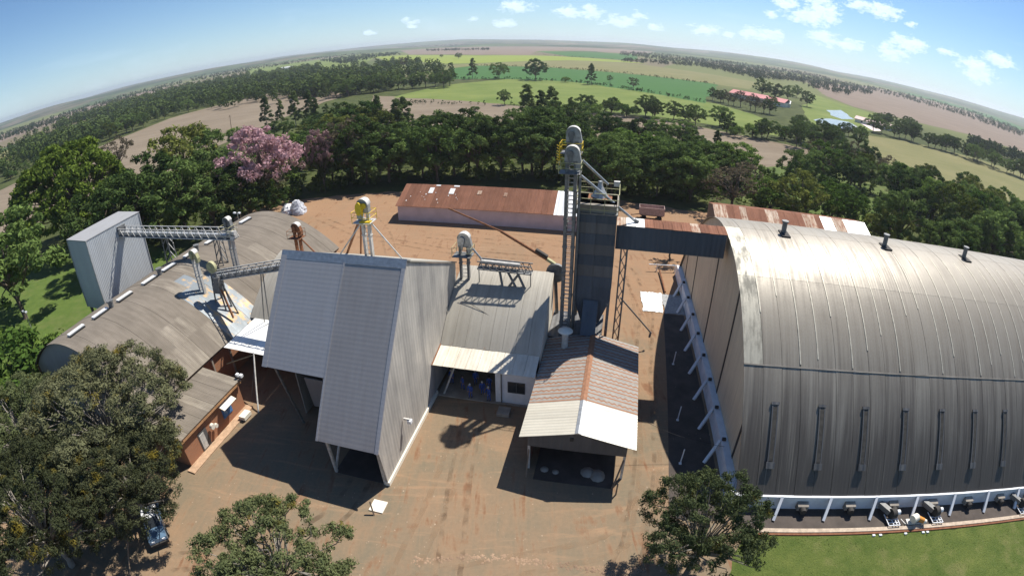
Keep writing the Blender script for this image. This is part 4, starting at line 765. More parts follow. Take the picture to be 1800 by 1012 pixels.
# ------------------------------------------------------------------ grey bin block on legs
bb = thing('bin_block', 'leaning-looking grey sheet-clad elevated bin block beside the lawn', 'bin', -68.8, 43)
for k in range(8):
    a = 38 + k * 1.31; mb = MB(); mb.box((-66.08, a, 3.8), (-66.0, a + 1.30, 14.35)); mb.build('cladding_sheet', M_CLAD if 'M_CLAD' in globals() else sheet('pale_blue_cladding', (.50, .52, .53), (.42, .44, .45), .3, 'y', (.3, 1, .2), .5, .25, (.3, .8), bumpd=.015, pervar=.04), bb)
    M_CLAD = bpy.data.materials['pale_blue_cladding']
for k in range(4): a = -71.5 + k * 1.36; mb = MB(); mb.box((a, 37.92, 3.8), (a + 1.345, 38.0, 14.35)); mb.build('cladding_sheet', M_CLAD, bb)
mb = MB(); mb.box((-71.5, 38.0, 3.8), (-66.1, 48.45, 14.3)); mb.build('shell', M_CLAD, bb)
mb = MB(); mb.slab([(-71.6, 37.85, 14.4), (-65.95, 37.85, 14.4), (-65.95, 48.6, 14.55), (-71.6, 48.6, 14.55)], .12); mb.build('roof', sheet('bin_roof', (.33, .33, .33), (.26, .255, .25), .3, 'x', (2, .4, .4), .6, .2), bb)
for (x, y) in ((-65.97, 37.9), (-71.52, 37.9), (-65.97, 48.47)): mb = MB(); mb.box((x - .07, y - .07, 3.8), (x + .07, y + .07, 14.3)); mb.build('corner_trim', M_STEEL, bb)
mb = MB(); mb.box((-66.0, 43.8, 12.4), (-65.7, 45.2, 14.0)); mb.build('inlet_hood', M_STEELD, bb)
for x in (-71.2, -66.4):
    for y in (38.3, 43.2, 48.1): mb = MB(); mb.beam((x, y, 0), (x, y, 3.8), .35, .35); mb.build('leg', M_STEELD, bb)

# ------------------------------------------------------------------ sheds at the back of the yard
ps = thing('pink_shed', 'long low pinkish shed with rusty red roof at the back of the yard', 'shed', -23, 87)
mb = MB(); mb.box((-40.5, 86.9, 0), (-3.2, 87.1, 3.05)); mb.build('front_wall', M_PINK, ps)
mb = MB(); mb.extr_s([(87.1, 0), (98.4, 0), (98.4, 3.0), (92.7, 5.4), (87.1, 3.0)], -40.5, -40.3); mb.build('wall', M_PINK, ps); mb = MB(); mb.extr_s([(87.1, 0), (98.4, 0), (98.4, 3.0), (92.7, 5.4), (87.1, 3.0)], -3.4, -3.2); mb.build('wall', M_PINK, ps); mb = MB(); mb.box((-40.3, 98.3, 0), (-3.4, 98.5, 3)); mb.build('wall', M_PINK, ps)
NP = 33; pw = 37.9 / NP
for k in range(NP):
    a = -40.8 + k * pw; z = .015 * (k % 2); wh_ = a > -11.2
    mb = MB(); mb.slab([(a, 86.5, 2.98 + z), (a + pw - .015, 86.5, 2.98 + z), (a + pw - .015, 92.7, 5.6 + z), (a, 92.7, 5.6 + z)], .05); mb.build('roof_sheet', M_WSHEET if wh_ else M_RUST, ps)
    mb = MB(); mb.slab([(a, 92.7, 5.6 + z), (a + pw - .015, 92.7, 5.6 + z), (a + pw - .015, 98.9, 2.98 + z), (a, 98.9, 2.98 + z)], .05); mb.build('roof_sheet', M_RUST, ps)
for (x, tt, w_, d_) in ((-35.4, 90.2, .9, 1.5), (-31.3, 90.2, 1.0, 1.5), (-34.4, 92.2, .9, .35), (-30.8, 92.2, 1.1, .35), (-25.8, 90.4, .8, 1.0), (-20.7, 90.2, .6, 1.0)):
    z = lambda q: 3.02 + (q - 86.5) * (2.62 / 6.2); mb = MB(); mb.slab([(x, tt, z(tt) + .05), (x + w_, tt, z(tt) + .05), (x + w_, tt + d_, z(tt + d_) + .05), (x, tt + d_, z(tt + d_) + .05)], .03); mb.build('patch_sheet', M_BRIGHT if x < -28 else M_RUSTP, ps)
for k in range(14):
    x, tt = rng.uniform(-39.5, -29), rng.uniform(87.5, 90.5); z = 3.02 + (tt - 86.5) * (2.62 / 6.2); r = rng.uniform(.08, .2); mb = MB(); mb.slab([(x, tt, z + .05), (x + r, tt, z + .05), (x + r, tt + r * 1.5, z + .05 + r * .63), (x, tt + r * 1.5, z + .05 + r * .63)], .02); mb.build('patch_sheet', M_BRIGHT, ps)
rs = thing('rusty_shed', 'open-sided shed with patchwork rusty roof behind the big warehouse', 'shed', 30, 84)
NR = 25; rw = 29.0 / NR
for k in range(NR):
    a = 16.3 + k * rw; 
    for j, (ta, tb) in enumerate(((78.6, 82.2), (82.1, 85.9))):
        z = lambda q: 7.6 - (85.9 - q) * .30; r = rng.random(); m_ = M_WSHEET if k >= NR - 4 else (M_RUST if r < .5 else M_RUSTP if r < .93 else M_BRIGHT); o = .02 * (k % 2) + .015 * j
        mb = MB(); mb.slab([(a, ta, z(ta) + o), (a + rw - .015, ta, z(ta) + o), (a + rw - .015, tb, z(tb) + o), (a, tb, z(tb) + o)], .04); mb.build('roof_sheet', m_, rs)
    mb = MB(); o = .02 * (k % 2); mb.slab([(a, 85.9, 7.6 + o), (a + rw - .015, 85.9, 7.6 + o), (a + rw - .015, 90.5, 6.5 + o), (a, 90.5, 6.5 + o)], .04); mb.build('roof_sheet', M_RUST, rs)
for x in np.linspace(16.5, 45, 6):
    for y, z in ((79, 5.4), (85.9, 7.5), (90.2, 6.4)): mb = MB(); mb.beam((x, y, 0), (x, y, z), .22, .22); mb.build('post', M_TIMBER, rs)
mb = MB(); mb.extr_s([(79, 0), (90.2, 0), (90.2, 6.45), (85.9, 7.5), (79, 5.45)], 16.35, 16.45); mb.build('end_wall', M_TIMBER, rs)
# ------------------------------------------------------------------ trees
def leaf_mat(name, dark, light, odd=None, trans=.25, sc=.7, top=None):
    t = NT(name); oc = t.co(); n = t.noise(oc, sc, 3, .6); r = t.rand()
    k = t.math('ADD', t.math('MULTIPLY', n, .55), t.math('MULTIPLY', r, .45)); c = t.mix(t.ramp(k, .3, .7), dark, light)
    if top: zz = t.sep(oc)[2]; c = t.mix(t.ramp(t.math('ADD', t.math('MULTIPLY', zz, 1 / 12.0), t.math('MULTIPLY', t.noise(oc, .5, 4, .6), .55)), .72, .86), top, c)
    if odd: c = t.mix(t.ramp(t.noise(oc, sc * .55, 3, .6), .60, .68), c, odd)
    d = t.n('ShaderNodeBsdfDiffuse'); t.val(d.inputs[0], c); tr = t.n('ShaderNodeBsdfTranslucent'); t.val(tr.inputs[0], c); mx = t.n('ShaderNodeMixShader'); mx.inputs[0].default_value = trans
    t.l(d.outputs[0], mx.inputs[1]); t.l(tr.outputs[0], mx.inputs[2]); t.l(mx.outputs[0], t.out.inputs[0]); return t.m
BARK = plain('bark', (.13, .10, .075), .9, 0, .35, 2); BARKP = plain('pale_bark', (.25, .225, .19), .85, 0, .3, 2)
LM = dict(broad=leaf_mat('dark_broadleaf', (.040, .068, .020), (.145, .205, .06)), mid=leaf_mat('mid_broadleaf', (.050, .090, .024), (.18, .25, .07)), bright=leaf_mat('bright_foliage', (.065, .115, .024), (.175, .255, .055)),
          euc=leaf_mat('eucalypt_leaf', (.054, .086, .03), (.15, .19, .066)), pink=leaf_mat('pink_blossom', (.38, .21, .225), (.62, .41, .425), None, .25, .7, (.075, .085, .04)), faded=leaf_mat('faded_blossom', (.2, .14, .11), (.42, .27, .27), None, .25, .7, (.05, .065, .025)), olive=leaf_mat('yellow_olive_foliage', (.085, .11, .024), (.185, .205, .05)),
          grey=leaf_mat('grey_olive_leaf', (.050, .058, .028), (.165, .168, .088), (.18, .14, .025), .2, .55), grey2=leaf_mat('green_olive_leaf', (.060, .080, .036), (.18, .20, .085), (.17, .14, .03), .2, .55), dull=leaf_mat('dry_twig_foliage', (.08, .07, .045), (.16, .13, .085)))
def limb_mesh(name, limbs, mat_, n=6):
    V = []; Q = []
    for pts, r0, r1 in limbs:
        k = len(pts); b = len(V)
        for i, p in enumerate(pts):
            p = Vector(p); d = (Vector(pts[min(i + 1, k - 1)]) - Vector(pts[max(i - 1, 0)])).normalized(); u = d.orthogonal().normalized(); w = d.cross(u); r = r0 + (r1 - r0) * i / (k - 1)
            for j in range(n): a = 2 * math.pi * j / n; V.append(p + (u * math.cos(a) + w * math.sin(a)) * r)
        for i in range(k - 1):
            for j in range(n): Q.append((b + i * n + j, b + i * n + (j + 1) % n, b + (i + 1) * n + (j + 1) % n, b + (i + 1) * n + j))
    return fast_mesh(name, [tuple(v) for v in V], Q, [mat_], smooth=True)
def leaves(R, C, cr, per, size, asp=.5, flat=.6, up=.25):
    "quads: per leaves round every clump centre C with radius cr"
    m = len(C) * per; cen = np.repeat(C, per, 0); rr = np.repeat(cr, per)[:, None]
    d = R.normal(size=(m, 3)); d /= np.linalg.norm(d, axis=1)[:, None]; d[:, 2] *= flat; p = cen + d * rr * (R.random((m, 1)) ** .45)
    nrm = d * .9 + R.normal(size=(m, 3)) * .5 + np.array([0, 0, up]); nrm /= np.linalg.norm(nrm, axis=1)[:, None]
    a = R.normal(size=(m, 3)); a -= nrm * (a * nrm).sum(1)[:, None]; a /= np.linalg.norm(a, axis=1)[:, None]; b = np.cross(nrm, a)
    s = size * R.uniform(.6, 1.35, (m, 1)); a *= s; b *= s * asp
    V = np.stack([p - a, p + b * .9 - a * .1, p + a, p - b * .9 + a * .1], 1).reshape(-1, 3); return V
def make_tree(kind, seed):
    R = np.random.default_rng(seed); limbs = []
    # height, radius, crown base, lobes, clumps, leaves each, leaf size, clump radius share
    K = dict(broad=(13, 5.6, .06, 13, 110, 72, .27, .15), mid=(11, 5.2, .06, 12, 105, 72, .25, .15), bright=(9, 4.6, .06, 11, 85, 70, .23, .16), euc=(15, 3.5, .07, 15, 100, 66, .27, .19), pink=(12, 6.4, .08, 16, 230, 46, .25, .115), faded=(12, 5.0, .1, 14, 120, 46, .27, .13), olive=(10, 4.8, .08, 11, 95, 66, .23, .15),
             umbrella=(13, 10.0, .2, 0, 560, 60, .30, .085), bush=(3.6, 3.0, .0, 8, 50, 50, .22, .2), grey=(11.5, 7.6, .14, 26, 720, 92, .14, .07), grey2=(9.5, 6.2, .12, 19, 430, 90, .145, .08), dull=(9, 4.2, .15, 10, 60, 24, .24, .17), young=(7, 2.6, .2, 9, 40, 40, .22, .2), sapl=(3.4, 1.6, .3, 8, 40, 46, .10, .2))[kind]
    h, rad, cb, nL, nc, per, ls_, crs = K; cz0 = h * cb; ch_ = h - cz0; lob = []
    for i in range(nL):
        zf = (i + .5) / nL; a = i * 2.4 + R.uniform(-.5, .5)
        if kind == 'euc': prof = (1 - zf) ** .6 * .9 + .12; lr_ = rad * R.uniform(.3, .5) * (1.1 - .5 * zf); q = max(0, rad * prof - lr_) * R.uniform(.75, 1.1); lob.append((np.array([q * math.cos(a), q * math.sin(a), cz0 + ch_ * (.08 + .92 * zf) - lr_ * .75 * zf + lr_ * .2]), lr_)); continue
        lr_ = rad * R.uniform(.32, .48) * (.8 if nL > 14 else 1); dzz = -.85 + 1.85 * zf; dzz = min(1, dzz); q = math.sqrt(max(0, 1 - dzz ** 2)); sh_ = R.uniform(.8, 1.08)
        lob.append((np.array([q * (rad - lr_ * .8) * math.cos(a) * sh_, q * (rad - lr_ * .8) * math.sin(a) * sh_, cz0 + ch_ * .5 + dzz * (ch_ * .5 - lr_ * .75) * R.uniform(.85, 1.0)]), lr_))
    C = []; tries = 0
    while len(C) < nc:
        tries += 1
        if kind == 'umbrella':
            a = R.uniform(0, 2 * math.pi); q = R.random() ** .5; z = h * (.97 - .62 * q ** 2.6) + R.normal(0, .3) + .45 * math.sin(5 * a) * q + .5 * math.sin(9 * q + 3 * a); p = np.array([q * rad * math.cos(a) * (1 + .1 * math.sin(3 * a)), q * rad * math.sin(a) * (1 + .08 * math.cos(4 * a)), z])
            if R.random() < .2: p[2] -= R.uniform(1, 3)
        else:
            i = R.integers(len(lob)); lc, lr_ = lob[i]; d = R.normal(size=3); d /= np.linalg.norm(d); d[2] = d[2] if d[2] > -.35 else -d[2]; p = lc + d * lr_ * R.uniform(.8, 1.05)
            if tries < nc * 12 and any(np.linalg.norm(p - l2) < r2 * .78 for j_, (l2, r2) in enumerate(lob) if j_ != i): continue
        C.append(p)
    C = np.array(C); cr = rad * crs * R.uniform(.7, 1.3, nc)
    V = leaves(R, C, cr, per, ls_, .5 if kind not in ('grey', 'grey2') else .36, .75 if kind != 'umbrella' else .5)
    tr = rad * .045 + .06; trunk = [(0, 0, -.1), (R.normal(0, .1), R.normal(0, .1), cz0 * .5 + .02), (R.normal(0, .2), R.normal(0, .2), cz0 + ch_ * .25), (R.normal(0, .3), R.normal(0, .3), cz0 + ch_ * (.7 if kind != 'umbrella' else .3))]
    limbs.append((trunk, tr, tr * .35)); big = kind in ('grey', 'grey2', 'umbrella'); pick = R.permutation(nc)[:min(nc, 70 if big else 18)]
    for i in pick:
        s = np.array(trunk[2]) * R.uniform(.6, 1.1) if kind != 'euc' else np.array([0, 0, C[i][2] - abs(C[i][0]) * .8]); e = C[i] * np.array([1.03, 1.03, 1.0]); m_ = s * .55 + e * .45 + np.array([0, 0, R.uniform(.0, .07) * h]) + R.normal(0, .05 * rad, 3); m2 = s * .2 + e * .8 + R.normal(0, .05 * rad, 3); limbs.append(([tuple(s), tuple(m_), tuple(m2), tuple(e)], tr * (.24 if big else .4), tr * .06))
    lm = LM.get(kind, LM['bright'] if kind in ('bush', 'sapl') else LM['mid'])
    if kind == 'umbrella': lm = LM_UMB
    Q = np.arange(len(V)).reshape(-1, 4); cm = fast_mesh(kind + '_crown', V, Q, [lm]); tm = limb_mesh(kind + '_trunk', limbs, BARKP if kind in ('grey', 'grey2', 'euc', 'young') else BARK, 5); return cm, tm, h
LM_UMB = leaf_mat('flat_top_foliage', (.06, .10, .018), (.125, .175, .03), None, .25, .4)
VAR = {}
def variants(kind, n):
    VAR[kind] = [make_tree(kind, 100 + 17 * i + sum(map(ord, kind))) for i in range(n)]
for k_, n_ in (('broad', 4), ('mid', 4), ('bright', 2), ('euc', 3), ('pink', 1), ('faded', 1), ('olive', 2), ('umbrella', 1), ('bush', 3), ('grey', 2), ('grey2', 2), ('dull', 2), ('young', 2), ('sapl', 1)): variants(k_, n_)
NTREE = [0]; TREES = []
def tree(kind, x, y, hgt, label, group=None, wide=1.0, name=None, rot=None, var=None, cat='tree'):
    cm, tm, h = VAR[kind][(NTREE[0] if var is None else var) % len(VAR[kind])]; NTREE[0] += 1
    nm = name or dict(broad='broadleaf_tree', mid='broadleaf_tree', bright='leafy_tree', euc='eucalyptus_tree', pink='blossom_tree', faded='blossom_tree', olive='olive_green_tree', umbrella='flat_crowned_tree', bush='shrub', grey='silky_oak_tree', grey2='silky_oak_tree', dull='bare_tree', young='young_tree', sapl='sapling')[kind]
    e = bpy.data.objects.new(nm, None); e.empty_display_size = .5; COL.objects.link(e); k = hgt / h; e.location = (x, y, 0); e.scale = (k * wide, k * wide, k); e.rotation_euler = (0, 0, rng.uniform(0, 6.28) if rot is None else rot); tagp(e, label, cat, group)
    for n_, m_ in (('trunk', tm), ('crown', cm)): o = bpy.data.objects.new(n_, m_); COL.objects.link(o); o.parent = e
    TREES.append((x, y)); return e
def tpx(kind, px, py, pt, label, group=None, wide=1.0, **k):
    "tree whose foot stands at photo point (px,py); height from where its top shows"
    b = G(px, py); return tree(kind, b[0], b[1], max(1.0, top_z(px, pt, b)), label, group, wide, **k)
def row(kinds, pts, n, h, label, group, depth=0, jit=1.0, wide=(1.0, 1.4)):
    "n trees along a line of photo points on the ground"
    P = [G(*p)[:2] for p in pts]; seg = [np.linalg.norm(P[i + 1] - P[i]) for i in range(len(P) - 1)]; tot = sum(seg)
    for i in range(n):
        d = (i + .5 + rng.uniform(-.3, .3)) / n * tot; j = 0
        while j < len(seg) - 1 and d > seg[j]: d -= seg[j]; j += 1
        p = P[j] + (P[j + 1] - P[j]) * d / seg[j]; away = p / np.linalg.norm(p); p = p + away * rng.uniform(0, depth) + rng.normal(0, jit, 2); k = kinds[rng.integers(len(kinds))]
        lb = label[k] if isinstance(label, dict) else label; hf = rng.random(); wf = rng.random()
        if k not in ('euc', 'bush'): lb = ('tall ' if hf > .66 else 'short ' if hf < .33 else '') + ('wide ' if wf > .6 else 'narrow ' if wf < .25 else '') + lb
        tree(k, p[0], p[1], (h[0] + (h[1] - h[0]) * hf) * (.55 if k == 'bush' else 1), lb, group, wide[0] + (wide[1] - wide[0]) * wf)
def lab(place): return {'broad': 'dense dark green broadleaf tree ' + place, 'mid': 'mid green rounded broadleaf tree ' + place, 'bright': 'bright green leafy tree ' + place, 'euc': 'tall slender eucalyptus ' + place, 'olive': 'yellowish olive green tree ' + place, 'bush': 'low rounded green shrub ' + place, 'dull': 'thin greyish half-bare tree ' + place, 'young': 'young airy tree ' + place, 'pink': 'pink blossoming tree ' + place}
# foreground
def st_tree(kind, s, t, h, label, wide=1.0, **k): p = W(s, t); return tree(kind, p[0], p[1], h, label, None, wide, **k)
st_tree('grey', -41.6, 19.0, 11.4, 'huge grey-green tree spreading over the brick annex roof', 1.2, var=0, rot=.6)
st_tree('grey', -38.6, 7.0, 10.6, 'huge grey-green tree overhanging the parked pickup', 1.08, var=1, rot=2.0)
st_tree('grey2', -54.5, 14.5, 8.6, 'grey-green tree with yellow sprays beside the vaulted shed end', 1.25, var=0, rot=4.0)
st_tree('grey', -34.6, 14.9, 8.6, 'dense grey-green tree between the pickup and the brick annex', 1.08, var=1, rot=3.0)
st_tree('grey2', -18.9, 13.3, 7.6, 'airy grey-green tree with pale twisting limbs alone in the open yard', 1.16, var=1, rot=1.2)
st_tree('grey2', 8.4, 22.4, 8.3, 'grey-green tree at the corner of the lawn and the big warehouse', .86, var=0, rot=2.6)
# left side
tpx('umbrella', 150, 425, 247, 'broad flat-crowned light green tree behind the grey bin block', wide=1.0)
for p in ((45, 560, 350), (-60, 560, 340)): tpx('mid', *p, 'mid green rounded tree shading the small lawn', 'trees beside the small lawn', wide=1.25)
tpx('broad', 285, 420, 262, 'dark green broadleaf tree between the flat-crowned tree and the pink blossom', wide=1.15)
for p in ((30, 690, 592), (85, 668, 598), (-40, 680, 590)): tpx('bush', *p, 'bright green shrub mass at the end of the vaulted shed', 'shrubs by the vaulted shed end', wide=1.5)
tpx('olive', 330, 350, 218, 'yellowish olive tree standing above the stubble field edge', wide=1.05)
tpx('dull', 215, 300, 238, 'small grey half-bare tree behind the flat-crowned tree', wide=1.2)
tpx('broad', 385, 345, 225, 'dark green tree behind the pink blossoming tree', wide=1.0)
tpx('pink', 470, 372, 222, 'large pink blossoming tree overlooking the back of the yard', wide=1.02, var=0)
for p_ in ((445, 388, 322), (478, 378, 322)): tpx('mid', *p_, 'leafy green tree crowding the foot of the pink blossom tree', 'green trees at the foot of the blossom tree', wide=1.3)
tpx('faded', 572, 338, 222, 'smaller faded pink blossoming tree among dark trees', wide=.62, var=0)
for p in ((250, 455, 310), (330, 420, 285), (380, 405, 300), (200, 470, 330), (430, 385, 300)): tpx('broad', p[0], p[1], p[2] - 14, 'dark green broadleaf tree in the shadowed row behind the vaulted shed', 'shadowed trees behind the vaulted shed', wide=1.2)
for p in ((470, 225, 168), (495, 222, 175), (520, 222, 160), (545, 218, 158), (556, 222, 172), (575, 225, 182)): tpx('euc', *p, 'tall slender eucalyptus standing in a clump above the pink blossom tree', 'eucalyptus clump above the blossom tree', wide=1.1)
row(['mid', 'bright', 'broad', 'olive'], [(425, 262), (490, 250), (560, 246), (600, 250)], 12, (6, 9), lab('in the scrub below the eucalyptus clump'), 'scrub below the eucalyptus clump', 22, 3)
row(['broad', 'mid', 'bright'], [(455, 305), (520, 298), (590, 290)], 7, (9, 12), lab('in the scrub below the eucalyptus clump'), 'scrub below the eucalyptus clump', 12, 2)
# dark belt behind the yard
row(['broad', 'broad', 'mid', 'olive', 'broad', 'dull'], [(545, 338), (640, 326), (760, 316), (880, 314), (1010, 318)], 20, (11.0, 16.5), lab('in the dark belt behind the pink shed'), 'belt of trees behind the pink shed', 6, 1.2)
row(['broad', 'mid', 'euc'], [(590, 300), (700, 288), (820, 280), (940, 280), (1040, 285)], 20, (8.2, 12.2), lab('in the dark belt behind the pink shed'), 'belt of trees behind the pink shed', 16, 2)
row(['broad', 'mid', 'olive'], [(580, 268), (640, 262), (680, 258)], 8, (11, 16), lab('in the dark belt behind the pink shed'), 'belt of trees behind the pink shed', 14, 2)
row(['broad', 'mid'], [(900, 262), (1000, 258), (1080, 262)], 9, (9.5, 12.5), lab('in the dark belt behind the pink shed'), 'belt of trees behind the pink shed', 22, 3)
row(['broad', 'mid', 'broad'], [(1030, 345), (1110, 346), (1190, 350), (1240, 362)], 10, (10, 12.5), lab('behind the wagon at the edge of the yard'), 'trees behind the wagon', 5, 1.4)
row(['mid', 'broad', 'bright'], [(1050, 312), (1140, 312), (1240, 330), (1300, 345)], 14, (9, 11.5), lab('on the slope beyond the wagon'), 'trees on the slope beyond the wagon', 14, 2.5)
row(['mid', 'broad', 'euc'], [(1060, 270), (1150, 270), (1260, 288)], 12, (7.5, 10), lab('on the slope beyond the wagon'), 'trees on the slope beyond the wagon', 22, 3)
for p in ((700, 255, 175), (715, 250, 170), (665, 235, 168)): tpx('euc', *p, 'tall eucalyptus rising in front of the twin brown fields', 'eucalyptus in front of the brown fields', wide=1.2)
for p in ((925, 228, 150), (970, 226, 152), (1003, 228, 172), (950, 230, 160)): tpx('euc', *p, 'tall dark eucalyptus breaking the edge of the light green pasture', 'eucalyptus at the pasture edge', wide=1.25)
# right side, behind the warehouse
tpx('dull', 1285, 372, 285, 'grey leafless twiggy tree at the corner of the rusty shed', wide=1.5)
tpx('mid', 1395, 330, 262, 'round vivid green tree standing on the open slope', wide=1.1)
tpx('olive', 1400, 395, 302, 'yellow-green tree directly behind the rusty roof', wide=1.3)
tpx('broad', 1570, 440, 325, 'big dark green tree beyond the far end of the rusty roof', wide=1.2)
tpx('olive', 1553, 440, 366, 'small yellow-green tree against the warehouse ridge', wide=1.4)
for p in ((1330, 372, 310), (1350, 385, 330), (1460, 395, 320), (1490, 400, 335)): tpx('bright', *p, 'bright green leafy tree behind the patchwork rusty roof', 'leafy trees behind the rusty roof', wide=1.3)
row(['mid', 'bright', 'olive', 'broad'], [(1430, 330), (1520, 350), (1600, 385), (1640, 400)], 13, (8, 12), lab('in the thicket behind the warehouse ridge'), 'thicket behind the warehouse ridge', 14, 3)
row(['broad', 'mid', 'euc'], [(1600, 470), (1680, 470), (1760, 480), (1830, 500)], 9, (9, 13), lab('in the thicket behind the warehouse ridge'), 'thicket behind the warehouse ridge', 8, 2)
row(['olive', 'mid', 'bright'], [(1620, 410), (1720, 430), (1820, 460)], 10, (10, 14), lab('in the thicket behind the warehouse ridge'), 'thicket behind the warehouse ridge', 16, 3)
row(['bright', 'olive', 'bush'], [(1620, 345), (1720, 375), (1830, 420)], 9, (6, 10), lab('in the thicket behind the warehouse ridge'), 'thicket behind the warehouse ridge', 18, 3)
row(['bush', 'bright', 'bush'], [(1280, 330), (1380, 345), (1480, 372), (1540, 395)], 12, (3, 5.5), lab('on the rough slope behind the rusty shed'), 'shrubs on the rough slope', 12, 3)
row(['mid', 'broad', 'dull'], [(1440, 300), (1500, 300), (1540, 318)], 8, (7, 11), lab('around the edge of the sloping pasture'), 'trees round the sloping pasture', 16, 3)
# hedgerow beyond the near brown field
row(['broad', 'mid', 'bush'], [(1020, 200), (1110, 207), (1200, 218), (1290, 238), (1380, 255)], 20, (7, 10.5), lab('in the hedgerow beyond the brown field'), 'hedgerow along the brown field', 14, 3)
row(['broad', 'mid'], [(1370, 256), (1440, 268), (1500, 272)], 9, (8, 11), lab('in the hedgerow beyond the brown field'), 'hedgerow along the brown field', 20, 3)
row(['mid', 'broad'], [(1395, 235), (1460, 238), (1520, 248)], 8, (5, 8), lab('between the ponds and the brown field'), 'trees below the ponds', 10, 2)
row(['broad', 'mid'], [(1535, 233), (1600, 252), (1700, 280), (1800, 318)], 22, (8, 12), lab('in the hedge above the sloping pasture'), 'hedge above the sloping pasture', 16, 3)
row(['broad', 'mid'], [(1530, 218), (1570, 224), (1620, 240)], 9, (8, 11), lab('in the copse beside the ponds'), 'copse beside the ponds', 20, 4)
row(['dull', 'broad'], [(1250, 178), (1285, 186), (1330, 198), (1370, 206)], 10, (8, 11), lab('in front of the pink-roofed farm sheds'), 'trees in front of the farm sheds', 10, 2)
for p in ((1338, 172, 138), (1362, 178, 146), (1385, 178, 150), (1418, 188, 160), (1400, 172, 150)): tpx('broad', *p, 'dark rounded tree behind the pink-roofed farm sheds', 'trees behind the farm sheds', wide=1.2)
# lone trees in the fields
for p, k, l in (((942, 141, 104), 'mid', 'lone round tree at the near edge of the dark green crop'), ((1039, 149, 112), 'euc', 'lone narrow tall tree standing at the crop edge'), ((831, 139, 103), 'euc', 'tall airy tree left of the dark green crop'), ((877, 139, 110), 'mid', 'broad tree beside the tall airy tree at the crop'), ((1113, 158, 136), 'dull', 'brownish round tree on the pasture edge'), ((887, 185, 158), 'broad', 'dark tree on the light green pasture near the brown fields'),
                ((776, 102, 96), 'mid', 'small round tree on the yellow-green strip'), ((806, 104, 93), 'mid', 'small conical tree on the yellow-green strip'), ((709, 120, 100), 'dull', 'small brownish tree by the forest edge'), ((1072, 146, 132), 'young', 'thin young tree on the crop edge'), ((994, 145, 136), 'bush', 'low dark bush on the crop edge'), ((835, 196, 187), 'bush', 'single small bush between the twin brown fields')): tpx(k, *p, l, wide=1.2)
# forest block left of centre
row(['broad', 'mid', 'euc'], [(560, 180), (640, 165), (720, 158), (800, 152)], 17, (9, 13), lab('at the meadow edge of the forest block'), 'near edge of the forest block', 16, 4)
row(['olive', 'euc', 'mid'], [(185, 250), (240, 228), (300, 206), (340, 196)], 11, (9, 13), lab('lining the far edge of the long stubble field'), 'trees lining the stubble field', 4, 2)
row(['mid', 'broad', 'bush'], [(0, 325), (80, 290), (150, 262), (190, 248)], 10, (6, 10), lab('lining the far edge of the long stubble field'), 'trees lining the stubble field', 6, 2)
row(['mid', 'bush', 'mid'], [(340, 196), (430, 175), (520, 162)], 9, (5, 8), lab('lining the far edge of the long stubble field'), 'trees lining the stubble field', 6, 2)
# woods too far to count
def wood(name, label, polys, mat_, hgt=(8, 14), per=26, gaps=None):
    R = rng; P = []
    for poly, n in polys:
        xs = [p[0] for p in poly]; ys = [p[1] for p in poly]; got = 0
        while got < n:
            x, y = R.uniform(min(xs), max(xs)), R.uniform(min(ys), max(ys)); ins = False; j = len(poly) - 1
            for i in range(len(poly)):
                if (poly[i][1] > y) != (poly[j][1] > y) and x < (poly[j][0] - poly[i][0]) * (y - poly[i][1]) / (poly[j][1] - poly[i][1]) + poly[i][0]: ins = not ins
                j = i
            if ins:
                g_ = G(x, y)[:2]; got += 1
                if gaps and math.sin(g_[0] / 31) + math.sin(g_[1] / 23 + g_[0] / 57) + math.sin((g_[0] + g_[1]) / 90) < gaps: continue
                P.append(g_)
    P = np.array(P); m = len(P); hh = R.uniform(*hgt, m); C = np.stack([P[:, 0], P[:, 1], hh * .55], 1); V = []
    d = R.normal(size=(m, per, 3)); d /= np.linalg.norm(d, axis=2)[..., None]; d *= R.uniform(.55, 1.0, (m, per, 1)); sc = np.stack([hh * .36, hh * .36, hh * .45], 1)[:, None, :]
    p = (C[:, None, :] + d * sc).reshape(-1, 3); nr = d.reshape(-1, 3) + R.normal(0, .35, (m * per, 3)); nr /= np.linalg.norm(nr, axis=1)[:, None]; a = R.normal(size=nr.shape); a -= nr * (a * nr).sum(1)[:, None]; a /= np.linalg.norm(a, axis=1)[:, None]; b = np.cross(nr, a); s = np.repeat(hh, per)[:, None] * R.uniform(*((.055, .105) if per > 60 else (.09, .16)), (m * per, 1)); a *= s; b *= s * .8
    V = np.stack([p - a, p - b, p + a, p + b], 1).reshape(-1, 3); me = fast_mesh(name, V, np.arange(len(V)).reshape(-1, 4), [mat_]); o = world_obj(name, me); o['kind'] = 'stuff'; tagp(o, label, 'wood'); return o
LMF = leaf_mat('far_wood_foliage', (.03, .052, .016), (.10, .135, .04), None, .15, .05); LMF2 = leaf_mat('far_hedge_foliage', (.03, .05, .016), (.07, .10, .03), None, .15, .01)
wood('far_forest', 'dense mixed forest spreading left beyond the long stubble field', [([(-80, 300), (0, 272), (60, 250), (120, 230), (200, 205), (300, 178), (420, 158), (520, 146), (600, 150), (560, 176), (430, 172), (300, 203), (190, 243), (80, 285), (0, 320), (-80, 350)], 900), ([(-60, 288), (0, 262), (60, 238), (200, 188), (330, 153), (450, 133), (560, 120), (600, 140), (450, 152), (300, 178), (150, 215), (0, 262), (-60, 285)], 1500),
    ([(540, 132), (640, 114), (720, 112), (800, 124), (830, 140), (800, 150), (700, 158), (600, 170), (550, 172)], 420)], LMF, (6, 15), 84, -.75)
